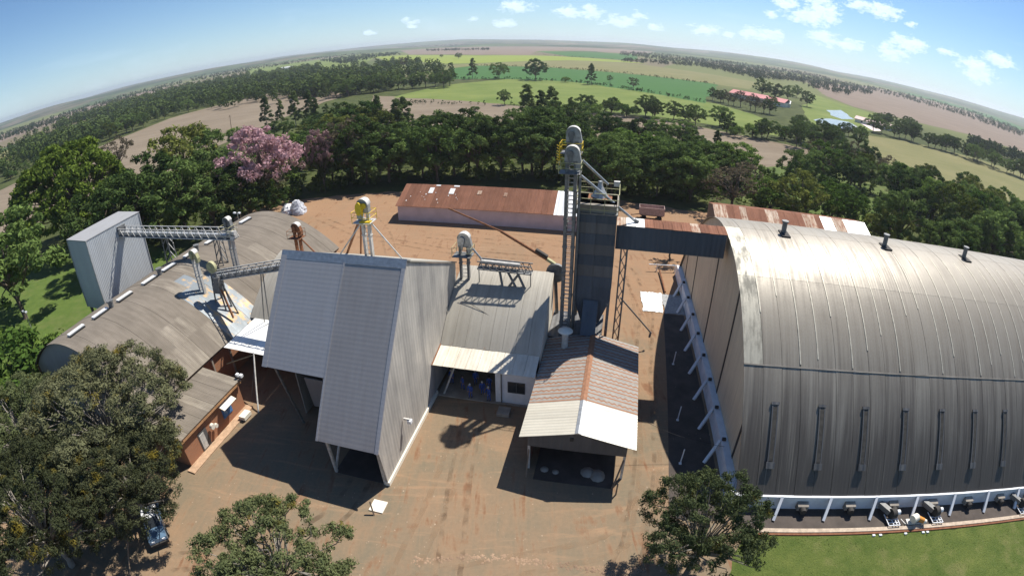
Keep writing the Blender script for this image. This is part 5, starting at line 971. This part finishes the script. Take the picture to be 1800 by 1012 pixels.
wood('light_forest', 'paler green trees mixed through the forest beyond the stubble field', [([(-80, 300), (0, 272), (120, 230), (300, 178), (520, 146), (600, 150), (560, 176), (300, 203), (80, 285), (0, 320), (-80, 350)], 220), ([(0, 262), (200, 188), (450, 133), (600, 140), (450, 152), (150, 215)], 260), ([(540, 132), (640, 114), (800, 124), (800, 150), (600, 170)], 90)], leaf_mat('pale_wood_foliage', (.06, .09, .022), (.16, .19, .05), None, .2, .05), (7, 13), 84)
wood('field_hedges', 'thin dark hedges drawn along the far field borders', [([(835, 115), (960, 118), (1100, 129), (1262, 149), (1262, 150.5), (1100, 130.5), (960, 119.5), (835, 116.5)], 170), ([(790, 139), (890, 138.5), (1000, 143), (1110, 157), (1240, 180), (1240, 182), (1110, 159), (1000, 144.6), (890, 140), (790, 141)], 190), ([(1150, 106), (1260, 118), (1330, 132), (1330, 135), (1260, 121), (1150, 108)], 140), ([(690, 181), (905, 185.5), (1040, 194), (1040, 195.5), (905, 187), (690, 183)], 60), ([(940, 96), (1090, 105), (1090, 106), (940, 97)], 50)], LMF2, (1.2, 3.0), 16)
wood('far_wood', 'far woods and hedges scattered towards the horizon', [(q_, int(n_ * 2.2)) for q_, n_ in [([(640, 97), (700, 94), (704, 98), (650, 103)], 60), ([(560, 108), (640, 96), (660, 104), (600, 114)], 160), ([(330, 135), (460, 112), (560, 100), (640, 90), (640, 94), (560, 106), (460, 122), (340, 145)], 380), ([(700, 82), (850, 77.5), (1000, 76.5), (1180, 84), (1180, 86.5), (1000, 79), (850, 79.5), (700, 85)], 300),
    ([(750, 89), (860, 87), (860, 89), (750, 91)], 70), ([(1090, 92), (1180, 98), (1300, 112), (1420, 130), (1540, 160), (1530, 168), (1420, 146), (1330, 140), (1200, 112), (1090, 98)], 750), ([(1190, 88), (1320, 98), (1450, 118), (1600, 150), (1600, 154), (1450, 123), (1320, 102), (1190, 91)], 320), ([(1520, 152), (1620, 172), (1720, 200), (1800, 232), (1800, 244), (1700, 207), (1600, 178), (1520, 158)], 260), ([(1700, 245), (1800, 280), (1800, 290), (1700, 258)], 60), ([(1090, 107), (1200, 112), (1260, 122), (1200, 117), (1090, 110)], 50),
    ([(0, 238), (100, 205), (240, 162), (320, 142), (320, 148), (240, 170), (100, 216), (0, 250)], 320), ([(1400, 140), (1420, 146), (1500, 165), (1490, 170), (1420, 155)], 40)]], LMF2, (5, 9), 22)
wood('undergrowth', 'dark tangled undergrowth between the belt trees', [([(540, 345), (700, 322), (1010, 322), (1060, 345), (1240, 360), (1300, 340), (1250, 290), (1050, 265), (600, 265), (560, 300)], 520), ([(180, 480), (300, 415), (430, 385), (540, 345), (560, 300), (420, 300), (250, 380), (120, 450)], 260), ([(1280, 368), (1540, 412), (1640, 460), (1810, 500), (1830, 400), (1640, 330), (1480, 295), (1300, 310)], 420)], leaf_mat('undergrowth_leaf', (.03, .05, .014), (.10, .145, .032), None, .2, .12), (1.2, 3.4), 34)
# ------------------------------------------------------------------ smaller things
# aeration blowers along the warehouse front
def blower(x):
    b = thing('aeration_blower', 'wheeled aeration blower with white motor coupled to the warehouse low wall', 'blower', x, 27.2, 0, 'blowers along the warehouse wall')
    mb = MB(); mb.beam((x - .9, 28.5, .75), (x - .1, 27.5, .7), .5, .5); mb.build('duct', M_STEELD, b)
    mb = MB(); mb.tube((x - .15, 27.25, .75), (x + .35, 27.35, .75), .48, 16); mb.build('fan_casing', M_DARK, b)
    mb = MB(); mb.tube((x + .4, 27.35, .8), (x + .85, 27.4, .8), .24, 12); mb.build('motor', M_WHITE, b)
    mb = MB()
    for dy in (26.65, 27.0): mb.beam((x - .45, dy, .3), (x + .75, dy - .0, .3), .07, .07)
    for dx in (-.45, .1, .45, .75): mb.beam((x + dx, 26.3, .34), (x + dx - .1, 27.6, .34), .07, .07)
    mb.beam((x - .45, 26.3, .34), (x + .75, 26.3, .34), .07, .07); mb.build('chassis', M_WHITE, b)
    for dx in (-.4, .7): mb = MB(); mb.tube((x + dx - .05, 26.75, .17), (x + dx + .05, 26.75, .17), .17, 10); mb.build('wheel', M_BLACK, b)
for x in (26.9, 31.9, 44.0): blower(x)
sm = thing('spare_motor', 'white and orange electric motor standing loose between two blowers', 'motor', 29.6, 26.6)
mb = MB(); mb.tube((28.9, 26.5, .75), (29.5, 26.75, .75), .38, 14); mb.build('drum', M_CREAM, sm); mb = MB(); mb.tube((29.52, 26.74, .7), (30.25, 26.45, .55), .26, 12); mb.build('motor_body', plain('orange_paint', (.62, .26, .05), .5), sm); mb = MB(); mb.tube((30.26, 26.45, .55), (30.5, 26.35, .5), .22, 10); mb.build('end_cap', M_CREAM, sm)
mb = MB(); mb.box((28.5, 26.4, .17), (30.4, 26.95, .36)); mb.beam((28.0, 27.0, .3), (28.3, 26.4, .3), .08, .08); mb.build('skid', M_STEELW, sm)
for x in (24.6, 25.3, 28.0, 30.0, 30.5): mb = MB(); mb.box((x, 25.45, .0), (x + .28, 25.62, .12)); single('stone', mb, M_WHITE, 'small whitewashed stone at the lawn edge below the kerb', 'stone', (x, 25.5, 0), 'whitewashed stones at the lawn edge')
# slab with stake, yard oddments
sl2 = thing('inspection_cover', 'pale square concrete cover with a wooden stake beside the unloading shed', 'cover', -16.0, 23.7)
mb = MB(); mb.box((-16.6, 23.1, 0), (-15.4, 24.3, .10)); mb.build('slab', M_CREAM, sl2); mb = MB(); mb.beam((-16.0, 22.75, 0), (-16.35, 23.2, 1.1), .12, .12); mb.build('stake', M_TIMBER, sl2)
ws = thing('plastic_sheet', 'crumpled white plastic sheet spread on the red earth by the warehouse', 'sheet', 5.3, 62.5)
V = []; Q = []; nx, ny = 12, 14
for j in range(ny + 1):
    for i in range(nx + 1): u, v = i / nx, j / ny; V.append((4.2 + u * (2.6 + .4 * v) + .35 * (1 - v) + rng.normal(0, .05), 60.3 + v * 5.4 + rng.normal(0, .08), .05 + abs(rng.normal(0, .045))))
mb = MB(); mb.add(V, [(j * (nx + 1) + i, j * (nx + 1) + i + 1, (j + 1) * (nx + 1) + i + 1, (j + 1) * (nx + 1) + i) for j in range(ny) for i in range(nx)]); mb.build('sheet', plain('white_plastic', (.85, .85, .82), .35, 0, .05), ws)
V = [(x + 2.9, y - .2, z) for x, y, z in V]; mb = MB(); mb.add(V, [(j * (nx + 1) + i, j * (nx + 1) + i + 1, (j + 1) * (nx + 1) + i + 1, (j + 1) * (nx + 1) + i) for j in range(ny) for i in range(nx)]); single('net', mb, plain('grey_netting', (.33, .33, .32), .8), 'grey netting lying beside the white plastic sheet', 'net', (8, 62, 0))
gt_ = thing('pipe_rack', 'low white pipe rack on the yard beside the small tree', 'rack', 8.5, 72)
for a, b in (((5.5, 73.2, 1.0), (10.2, 73.6, 1.0)), ((6.8, 73.3, 0), (6.8, 73.3, 1.0)), ((9.6, 73.5, 0), (9.6, 73.5, 1.0))): pipe(gt_, 'bar', a, b, .08, M_WHITE)
pipe(gt_, 'rail', (7.2, 72.8, .4), (7.7, 65.8, .3), .12, M_RSTEEL)
p = W(9.3, 77.6); tree('sapl', p[0], p[1], 3.9, 'small round tree in the yard beneath the conveyor gallery', None, 1.35, cat='tree')
# wagon at the yard edge
wg = thing('wagon', 'rust-coloured open farm wagon parked under the trees', 'wagon', 6.6, 97)
mb = MB(); a0, a1, b0, b1 = 4.4, 9.2, 96.3, 98.5
for qd in (((a0, b0), (a1, b0)), ((a0, b1), (a1, b1))): mb.box((qd[0][0], qd[0][1] - .05, 1.1), (qd[1][0], qd[1][1] + .05, 2.5))
for x in (a0, a1): mb.box((x - .05, b0 + .06, 1.1), (x + .05, b1 - .06, 2.5))
mb.box((a0, b0 + .06, 1.0), (a1, b1 - .06, 1.12)); mb.build('box_body', plain('pinkish_rust', (.42, .30, .26), .85), wg)
mb = MB(); mb.box((a0 + .2, b0 + .5, .75), (a1 - .2, b0 + .7, 1.0)); mb.box((a0 + .2, b1 - .7, .75), (a1 - .2, b1 - .5, 1.0)); mb.beam((a0, 97.4, .8), (a0 - 1.6, 97.4, .5), .12, .12); mb.build('chassis', M_DARK, wg)
for x in (a0 + .9, a1 - .9):
    for y in (b0 + .1, b1 - .1): mb = MB(); mb.tube((x, y - .14, .5), (x, y + .14, .5), .5, 16); mb.build('wheel', M_BLACK, wg)
# plastic-wrapped heap
hp = thing('wrapped_heap', 'heap of bulk bags wrapped in grey plastic by the trees', 'heap', -71, 94)
pb = S(G(515, 374))
for (dx, dy, r, h_, m_) in ((-1.2, 0, 1.7, 1.9, 0), (1.1, .5, 1.9, 2.5, 1), (0, 1.8, 1.8, 2.2, 0), (2.2, -.6, 1.2, 1.3, 1)):
    mb = MB(); n = 16; V = []
    for j in range(7):
        f = j / 6; rr = r * math.cos(f * 1.45) ** .6
        for i in range(n): a = 2 * math.pi * i / n; V.append((pb[0] + dx + rr * math.cos(a) * rng.uniform(.85, 1.12), pb[1] + dy + rr * math.sin(a) * rng.uniform(.85, 1.12), f * h_ * rng.uniform(.9, 1.1)))
    mb.add(V, [(j * n + i, j * n + (i + 1) % n, (j + 1) * n + (i + 1) % n, (j + 1) * n + i) for j in range(6) for i in range(n)] + [tuple(range(6 * n, 7 * n))]); mb.build('bag', plain('grey_plastic', (.50, .51, .54), .3, 0, .3) if m_ else M_WHITE, hp)
# lamp posts
def lamp_post(s, t, h, label, wood_=False):
    l = thing('lamp_post', label, 'lamp', s, t, 0); mb = MB(); mb.tube((s, t, 0), (s, t, h), .09, 8, .06); mb.build('pole', M_STEEL, l)
    mb = MB(); mb.tube((s - .6, t, h), (s + .6, t, h), .05, 6); mb.build('cross_arm', M_STEEL, l)
    for dx in (-.55, .55): mb = MB(); mb.box((s + dx - .22, t - .28, h), (s + dx + .22, t + .1, h + .22)); mb.build('lamp_head', M_WHITE, l)
lamp_post(-83.8, 32.2, 4.3, 'twin-headed white lamp post on the small lawn'); lamp_post(-62.5, 67, 7.6, 'twin-headed lamp post behind the truss bridge')
def upole(px, py, pt, label):
    b = S(G(px, py)); h = max(5, top_z(px, pt, G(px, py))); u = thing('utility_pole', label, 'pole', b[0], b[1]); mb = MB(); mb.tube((b[0], b[1], 0), (b[0], b[1], h), .2, 8, .14); mb.build('pole', M_TIMBER, u); mb = MB(); mb.beam((b[0] - 1, b[1], h - .6), (b[0] + 1, b[1], h - .6), .14, .14); mb.build('cross_arm', M_TIMBER, u)
upole(407, 228, 202, 'wooden utility pole alone in the stubble field'); upole(423, 385, 338, 'slim dark pole behind the vaulted shed roof')
# wires
def wire(p, q, sag, label, r=.02):
    mb = MB(); p, q = np.array(p, float), np.array(q, float); n = 12; pts = [p + (q - p) * i / n - np.array([0, 0, sag * 4 * (i / n) * (1 - i / n)]) for i in range(n + 1)]
    for i in range(n): mb.tube(pts[i], pts[i + 1], r, 4, caps=False)
    single('cable', mb, M_DARK, label, 'cable', tuple(p))
wire((3.3, 34.6, 3.9), (11.6, 34.2, 1.6), .5, 'slack dark cable from the furnace shed eave to the white low wall')
wire((-15.0, 45.0, 8.0), (-8.2, 42.6, 5.9), .1, 'thin dark cable lying across the half vault roof', .025)
# farm sheds with pink roof, and far houses
def px_shed(px, py, w, d, h, rot, wall, roof, label, name='farm_shed'):
    p = G(px, py); b = S(p); o = thing(name, label, 'shed', b[0], b[1]); o.rotation_euler = (0, 0, rot); x0, y0, _ = b
    mb = MB(); mb.box((x0 - w / 2, y0 - d / 2, 0), (x0 + w / 2, y0 + d / 2, h)); mb.build('wall', wall, o)
    n = max(2, int(w / 12)) if w > 30 else 1
    for i in range(n):
        a = x0 - w / 2 - .5 + (w + 1) * i / n; c_ = a + (w + 1) / n - .05; mb = MB(); mb.slab([(a, y0 - d / 2 - .6, h), (c_, y0 - d / 2 - .6, h), (c_, y0, h + d * .22), (a, y0, h + d * .22)], .1); mb.slab([(a, y0, h + d * .22), (c_, y0, h + d * .22), (c_, y0 + d / 2 + .6, h), (a, y0 + d / 2 + .6, h)], .1); mb.build('roof', roof, o)
    for i in range(3): mb = MB(); xx = x0 + w * (-.3 + .3 * i); mb.box((xx - .6, y0 - d / 2 - .04, h * .3), (xx + .6, y0 - d / 2, h * .7)); mb.build('window', M_BLACK, o)
PK = plain('faded_pink_roof', (.62, .24, .23), .7, 0, .12); px_shed(1335, 179, 46, 11, 3.2, -.95, M_CREAM, PK, 'long pink-roofed poultry shed among the far trees')
px_shed(1372, 186, 14, 7, 3, -.6, M_CREAM, M_WSHEET, 'small white-roofed house beside the pink-roofed sheds', 'farm_house')
px_shed(1535, 222, 26, 8, 2.6, -.9, M_CREAM, plain('white_red_roof', (.72, .5, .46), .7, 0, .3), 'pale low building beside the fish ponds', 'pond_building')
px_shed(505, 122, 26, 10, 4, .3, M_CREAM, M_WSHEET, 'far white-roofed farm building on the left ridge'); px_shed(378, 128, 40, 14, 6, .3, M_CREAM, M_BRIGHT, 'far bright white shed on the left horizon'); px_shed(775, 138, 16, 8, 3, 0, M_CREAM, M_RUST, 'low farmhouse half hidden at the forest block edge', 'farm_house')
# parked pickup
pk = thing('pickup_truck', 'blue and white pickup truck half hidden under the grey-green tree', 'pickup', -33.6, 14.6); PKM = plain('blue_grey_car_paint', (.16, .26, .38), .25, .3, .08, .5, .5); CG = bpy.data.materials['dark_glass']
o_ = ORG[pk.name]; 
def pbox(a, b): return tuple(o_[i] + a[i] for i in range(3)), tuple(o_[i] + b[i] for i in range(3))
def prof(pts, y0, y1): mb = MB(); mb.extr_t([(o_[0] + x, z) for x, z in pts], o_[1] + y0, o_[1] + y1); return mb
bd = prof([(-2.5, .45), (2.5, .45), (2.62, .7), (2.55, .98), (1.25, 1.10), (-2.5, 1.10)], -.85, .85).build('body', PKM, pk)
prof([(1.2, 1.1), (.55, 1.72), (-.75, 1.74), (-.95, 1.1)], -.74, .74).build('cab', M_WHITE, pk)
prof([(1.26, 1.14), (.66, 1.68), (.60, 1.68), (1.2, 1.14)], -.66, .66).build('windscreen', CG, pk)
for y in (-.76, .745): prof([(1.02, 1.16), (.5, 1.62), (-.65, 1.64), (-.8, 1.16)], y, y + .015).build('side_window', CG, pk)
mb = MB(); mb.box(*pbox((-2.4, -.72, 1.101), (-1.05, .72, 1.12))); mb.build('cargo_bed', M_DARK, pk)
mb = MB(); mb.box(*pbox((2.58, -.85, .42), (2.78, .85, .66))); mb.build('bumper', M_DARK, pk)
for y in (-.62, .38): mb = MB(); mb.box(*pbox((2.56, y, .74), (2.64, y + .26, .92))); mb.build('headlight', M_WHITE, pk)
for x in (-1.6, 1.6):
    for y in (-.82, .82): mb = MB(); mb.tube((o_[0] + x, o_[1] + y - .1, .36), (o_[0] + x, o_[1] + y + .1, .36), .36, 16); w_ = mb.build('wheel', M_BLACK, pk); mb = MB(); mb.tube((o_[0] + x, o_[1] + y - .11, .36), (o_[0] + x, o_[1] + y + .11, .36), .2, 12); mb.build('rim', M_STEEL, w_)
pk.rotation_euler = (0, 0, -ROT - .65)
mb = MB(); mb.tube((-32.4, 9.2, 0), (-33.6, 12.2, 2.8), .07, 7); single('pole', mb, M_TIMBER, 'thin pale wooden pole leaning beside the parked pickup', 'pole', (-32.4, 9.2, 0))
# people in blue overalls under the canopy
SKIN = plain('skin', (.36, .22, .15), .6, 0, .08); OVER = plain('blue_overalls', (.035, .085, .33), .85, 0, .2, 6); BOOT = plain('boots', (.03, .025, .02), .7); CAP = plain('cap_cloth', (.55, .55, .55), .8)
def person(s, t, rot, pose, label, h=1.72, cap=True):
    k = h / 1.75; J = {}; E_ = []
    def j(n, p, r, par=None): J[n] = (p, r); E_.append((par, n)) if par else None
    lean, la, ra, step = pose
    j('pel', (0, 0, .95), .15); j('sp', (0, lean * .1, 1.15), .145, 'pel'); j('che', (0, lean * .2, 1.36), .17, 'sp'); j('nk', (0, lean * .25, 1.50), .065, 'che'); j('hd0', (0, lean * .28 + .01, 1.58), .085, 'nk'); j('hd', (0, lean * .3 + .02, 1.69), .095, 'hd0')
    for sg, arm in ((-1, la), (1, ra)):
        c = str(sg); j('sh' + c, (sg * .19, lean * .2, 1.42), .075, 'che'); e = (sg * (.26 + arm[0] * .1), lean * .2 + arm[1] * .18, 1.15 + arm[2] * .1); j('el' + c, e, .05, 'sh' + c); w_ = (e[0] - sg * arm[3] * .12, e[1] + .08 + arm[1] * .2, e[2] - .22 + arm[2] * .3); j('wr' + c, w_, .034, 'el' + c)
        d = np.array(w_) - np.array(e); d /= np.linalg.norm(d); sd = np.array([sg * .6, .8, 0]); pm = np.array(w_) + d * .07; j('pa' + c, tuple(pm), .036, 'wr' + c)
        for q, (o2, ln) in enumerate(((-.03, .07), (-.01, .085), (.01, .08), (.03, .06))): a = pm + sd * o2 + d * ln * .6; b = pm + sd * o2 + d * ln + np.array([-sg * .012, .012, 0]); j(f'f{q}a' + c, tuple(a), .010, 'pa' + c); j(f'f{q}b' + c, tuple(b), .008, f'f{q}a' + c)
        th = np.array(w_) + d * .03 - sd * .045; j('tha' + c, tuple(th), .011, 'wr' + c); j('thb' + c, tuple(th + d * .045 - sd * .015), .009, 'tha' + c)
        st = step * sg; j('hp' + c, (sg * .10, 0, .88), .105, 'pel'); j('kn' + c, (sg * .11, st * .12 + .03, .50), .068, 'hp' + c); j('an' + c, (sg * .12, st * .18, .09), .045, 'kn' + c); j('to' + c, (sg * .14, st * .18 + .17, .04), .04, 'an' + c)
    names = list(J); idx = {n: i for i, n in enumerate(names)}; me = bpy.data.meshes.new('person'); me.from_pydata([tuple(c * k for c in J[n][0]) for n in names], [(idx[a], idx[b]) for a, b in E_], []); me.update()
    o = bpy.data.objects.new('person_tmp', me); COL.objects.link(o); o.modifiers.new('skin', 'SKIN'); sv = me.skin_vertices[0].data
    for n in names: r = J[n][1] * k; sv[idx[n]].radius = (r, r * (.72 if n in ('che', 'sp', 'pel') else 1)); sv[idx[n]].use_root = n == 'pel'
    ss = o.modifiers.new('sub', 'SUBSURF'); ss.levels = 1; ss.render_levels = 1
    dg = bpy.context.evaluated_depsgraph_get(); em = bpy.data.meshes.new_from_object(o.evaluated_get(dg)); bpy.data.objects.remove(o); em.materials.clear(); [em.materials.append(m_) for m_ in (OVER, SKIN, BOOT)]
    wr = [np.array(J['wr' + c][0]) * k for c in ('-1', '1')]
    for f in em.polygons:
        c = np.array(f.center); f.use_smooth = True; f.material_index = 1 if c[2] > 1.50 * k or min(np.linalg.norm(c - w_) for w_ in wr) < .03 * k or any(np.dot(c - w_, np.array(J['pa' + s2][0]) * k - w_) > 0 and np.linalg.norm(c - w_) < .24 * k for w_, s2 in zip(wr, ('-1', '1'))) else 2 if c[2] < .11 * k else 0
    p = bpy.data.objects.new('person', em); COL.objects.link(p); p.location = W(s, t, .12); p.rotation_euler = (0, 0, -ROT + rot); tagp(p, label, 'person', 'workers under the canopy'); ORG[p.name] = (0, 0, 0)
    hp_ = np.array(J['hd'][0]) * k; mb = MB(); mb.lathe((hp_[0], hp_[1], hp_[2]), [(.108 * k, -.01), (.105 * k, .04), (.085 * k, .09), (.03 * k, .12)], 12)
    if cap: mb.box((hp_[0] - .07, hp_[1] + .07, hp_[2] + .0), (hp_[0] + .07, hp_[1] + .18, hp_[2] + .015))
    mb.build('cap' if cap else 'hair', CAP if cap else BOOT, p); return p
for a in ((-12.5, 38.95, 3.0, (.1, (.2, .3, 0, .5), (.1, 0, 0, 0), .4), 'worker in blue overalls standing at the front of the dark bay, cap on', 1.74, True), (-10.6, 38.9, 2.6, (.2, (.3, .5, .3, .6), (.3, .5, .3, .6), .3), 'worker in blue overalls beside the office wall, both hands raised forward', 1.76, True), (-11.5, 39.8, 3.4, (.5, (.3, .8, .2, .4), (.3, .8, .2, .4), .2), 'worker in blue overalls leaning forward in the middle of the bay', 1.68, True),
          (-13.6, 40.1, 2.2, (.0, (.1, 0, 0, 0), (.2, .2, 0, .2), .6), 'bareheaded worker in blue overalls stepping further back in the bay', 1.72, False), (-15.0, 40.8, 2.9, (.1, (.1, 0, 0, 0), (.1, 0, 0, 0), .2), 'worker in blue overalls standing near the unloading shed wall', 1.75, True), (-11.0, 40.6, 3.3, (.2, (.4, .3, .5, .3), (.1, 0, 0, 0), .3), 'bareheaded worker in blue overalls with one arm lifted, behind the others', 1.7, False), (-12.6, 41.2, 3.6, (.1, (.1, .1, 0, 0), (.2, .4, .2, .3), .5), 'worker in blue overalls deepest in the dark bay', 1.73, True)):
    person(a[0], a[1], a[2], a[3], a[4], a[5], a[6])
# wheel tracks worn into the earth
def mat_track(name, col, lo, hi):
    t = NT(name); p = t.pos(); n = t.noise(p, .8, 5, .65); b = t.n('ShaderNodeBsdfDiffuse'); t.val(b.inputs[0], t.mix(t.noise(p, 5, 4), tuple(c * .8 for c in col), tuple(c * 1.2 for c in col))); tr = t.n('ShaderNodeBsdfTransparent'); mx = t.n('ShaderNodeMixShader'); t.l(t.math('MULTIPLY', t.ramp(n, lo, hi), .36), mx.inputs[0]); t.l(tr.outputs[0], mx.inputs[1]); t.l(b.outputs[0], mx.inputs[2]); t.l(mx.outputs[0], t.out.inputs[0]); return t.m
TRL = mat_track('pale_track', (.33, .22, .135), .42, .62); TRD = mat_track('dark_track', (.13, .085, .055), .45, .66)
def track(pts, width, mat_, z, gauge=1.7):
    P = np.array(pts, float); d = np.linalg.norm(np.diff(P, axis=0), axis=1).cumsum(); d = np.r_[0, d]; u = np.linspace(0, d[-1], max(8, int(d[-1] / .5)))
    X = np.interp(u, d, P[:, 0]); Y = np.interp(u, d, P[:, 1]); k = np.ones(9) / 9
    if len(u) > 20: X[4:-4] = np.convolve(X, k, 'valid'); Y[4:-4] = np.convolve(Y, k, 'valid')
    tx, ty = np.gradient(X), np.gradient(Y); L_ = np.hypot(tx, ty) + 1e-9; nx_, ny_ = -ty / L_, tx / L_
    for side in (-gauge / 2, gauge / 2):
        V = []
        for i in range(len(u)):
            for e in (-1, 1): w_ = side + e * width / 2 * rng.uniform(.75, 1.2); V.append(tuple(W(X[i] + nx_[i] * w_, Y[i] + ny_[i] * w_, z)))
        o = world_obj('wheel_track', fast_mesh('wheel_track', V, [(2 * i + 1, 2 * i, 2 * i + 2, 2 * i + 3) for i in range(len(u) - 1)], [mat_])); o['kind'] = 'structure'
for i, (pts, w_, m_) in enumerate((([(-2, 3), (1, 14), (4.6, 24), (5.2, 34), (4.6, 46), (4.3, 60), (3, 72), (-4, 80), (-20, 83)], .45, TRL), ([(-6, 2), (-1.5, 14), (4.0, 23), (4.7, 33), (4.3, 46), (5.0, 60), (2, 74), (-10, 79), (-32, 80)], .4, TRD), ([(-26, 6), (-18, 12), (-12, 17), (-4, 21), (3, 24), (5.4, 30)], .5, TRL), ([(-30, 12), (-22, 17), (-18.6, 22), (-18.6, 26)], .45, TRD), ([(-14, 6), (-12, 16), (-11.5, 26), (-12, 36)], .5, TRL), ([(-8, 8), (-8.5, 18), (-10.5, 28), (-11.5, 36)], .4, TRD),
    ([(-60, 78), (-46, 70), (-30, 68), (-12, 66), (0, 70)], .5, TRL), ([(-58, 86), (-44, 78), (-26, 74), (-8, 74)], .5, TRD), ([(-50, 92), (-40, 80), (-30, 62), (-20, 56), (-8, 58)], .45, TRL))): track(pts, w_, m_, .012 + .004 * i)
# pebbles, clods and dry tufts on the earth; grass tufts on the lawn
def scatter(name, label, n, fn, mat_, size, kind):
    V = []; Q = []
    for i in range(n):
        x, y = fn(); p = W(x, y, 0); s = rng.uniform(*size) * (1 if rng.random() < .9 else 1.8); b = len(V)
        if kind == 'stone':
            a0 = rng.uniform(0, 6.28)
            for j in range(4): a = a0 + j * 1.571; V.append((p[0] + s * math.cos(a) * rng.uniform(.6, 1.1), p[1] + s * math.sin(a) * rng.uniform(.6, 1.1), .0))
            V.append((p[0], p[1], s * .55)); Q += [(b, b + 1, b + 4), (b + 1, b + 2, b + 4), (b + 2, b + 3, b + 4), (b + 3, b, b + 4)]
        else:
            for j in range(3): a = rng.uniform(0, 6.28); h = s * rng.uniform(.7, 1.4); w = s * .25; c = len(V); V += [(p[0] - w * math.sin(a), p[1] + w * math.cos(a), 0), (p[0] + w * math.sin(a), p[1] - w * math.cos(a), 0), (p[0] + s * .7 * math.cos(a), p[1] + s * .7 * math.sin(a), h)]; Q.append((c, c + 1, c + 2))
    o = world_obj(name, fast_mesh(name, V, Q, [mat_])); o['kind'] = 'stuff'; tagp(o, label, 'ground cover'); return o
def on_yard():
    while True:
        x, y = rng.uniform(-33, 12), rng.uniform(12, 70)
        if not (-28.5 < x < -15.5 and 25.5 < y) and not (x < -6 and y > 37) and not (-6.3 < x < 3.5 and y > 29): return x, y
def ridge():
    u = rng.random(); return -11.5 + 16.5 * u + rng.normal(0, .25), 19.4 + 3.2 * u + .7 * math.sin(u * 5) + rng.normal(0, .18)
scatter('gravel', 'scattered pebbles and clods over the red earth yard', 650, on_yard, plain('pebbles', (.40, .30, .21), .9, 0, .4, .3), (.03, .075), 'stone')
scatter('gravel', 'curved line of loose stones along the wheel rut', 420, ridge, plain('rut_stones', (.30, .20, .13), .9, 0, .4, .3), (.05, .14), 'stone')
scatter('grass_tufts', 'short grass tufts on the lawn before the warehouse', 9000, lambda: (rng.uniform(11.5, 55), 25.6 - 14 * rng.random() ** 1.3), leaf_mat('lawn_blade', (.09, .13, .028), (.17, .20, .05), (.2, .17, .08), .3, .25), (.025, .055), 'grass')
bpy.context.view_layer.update()
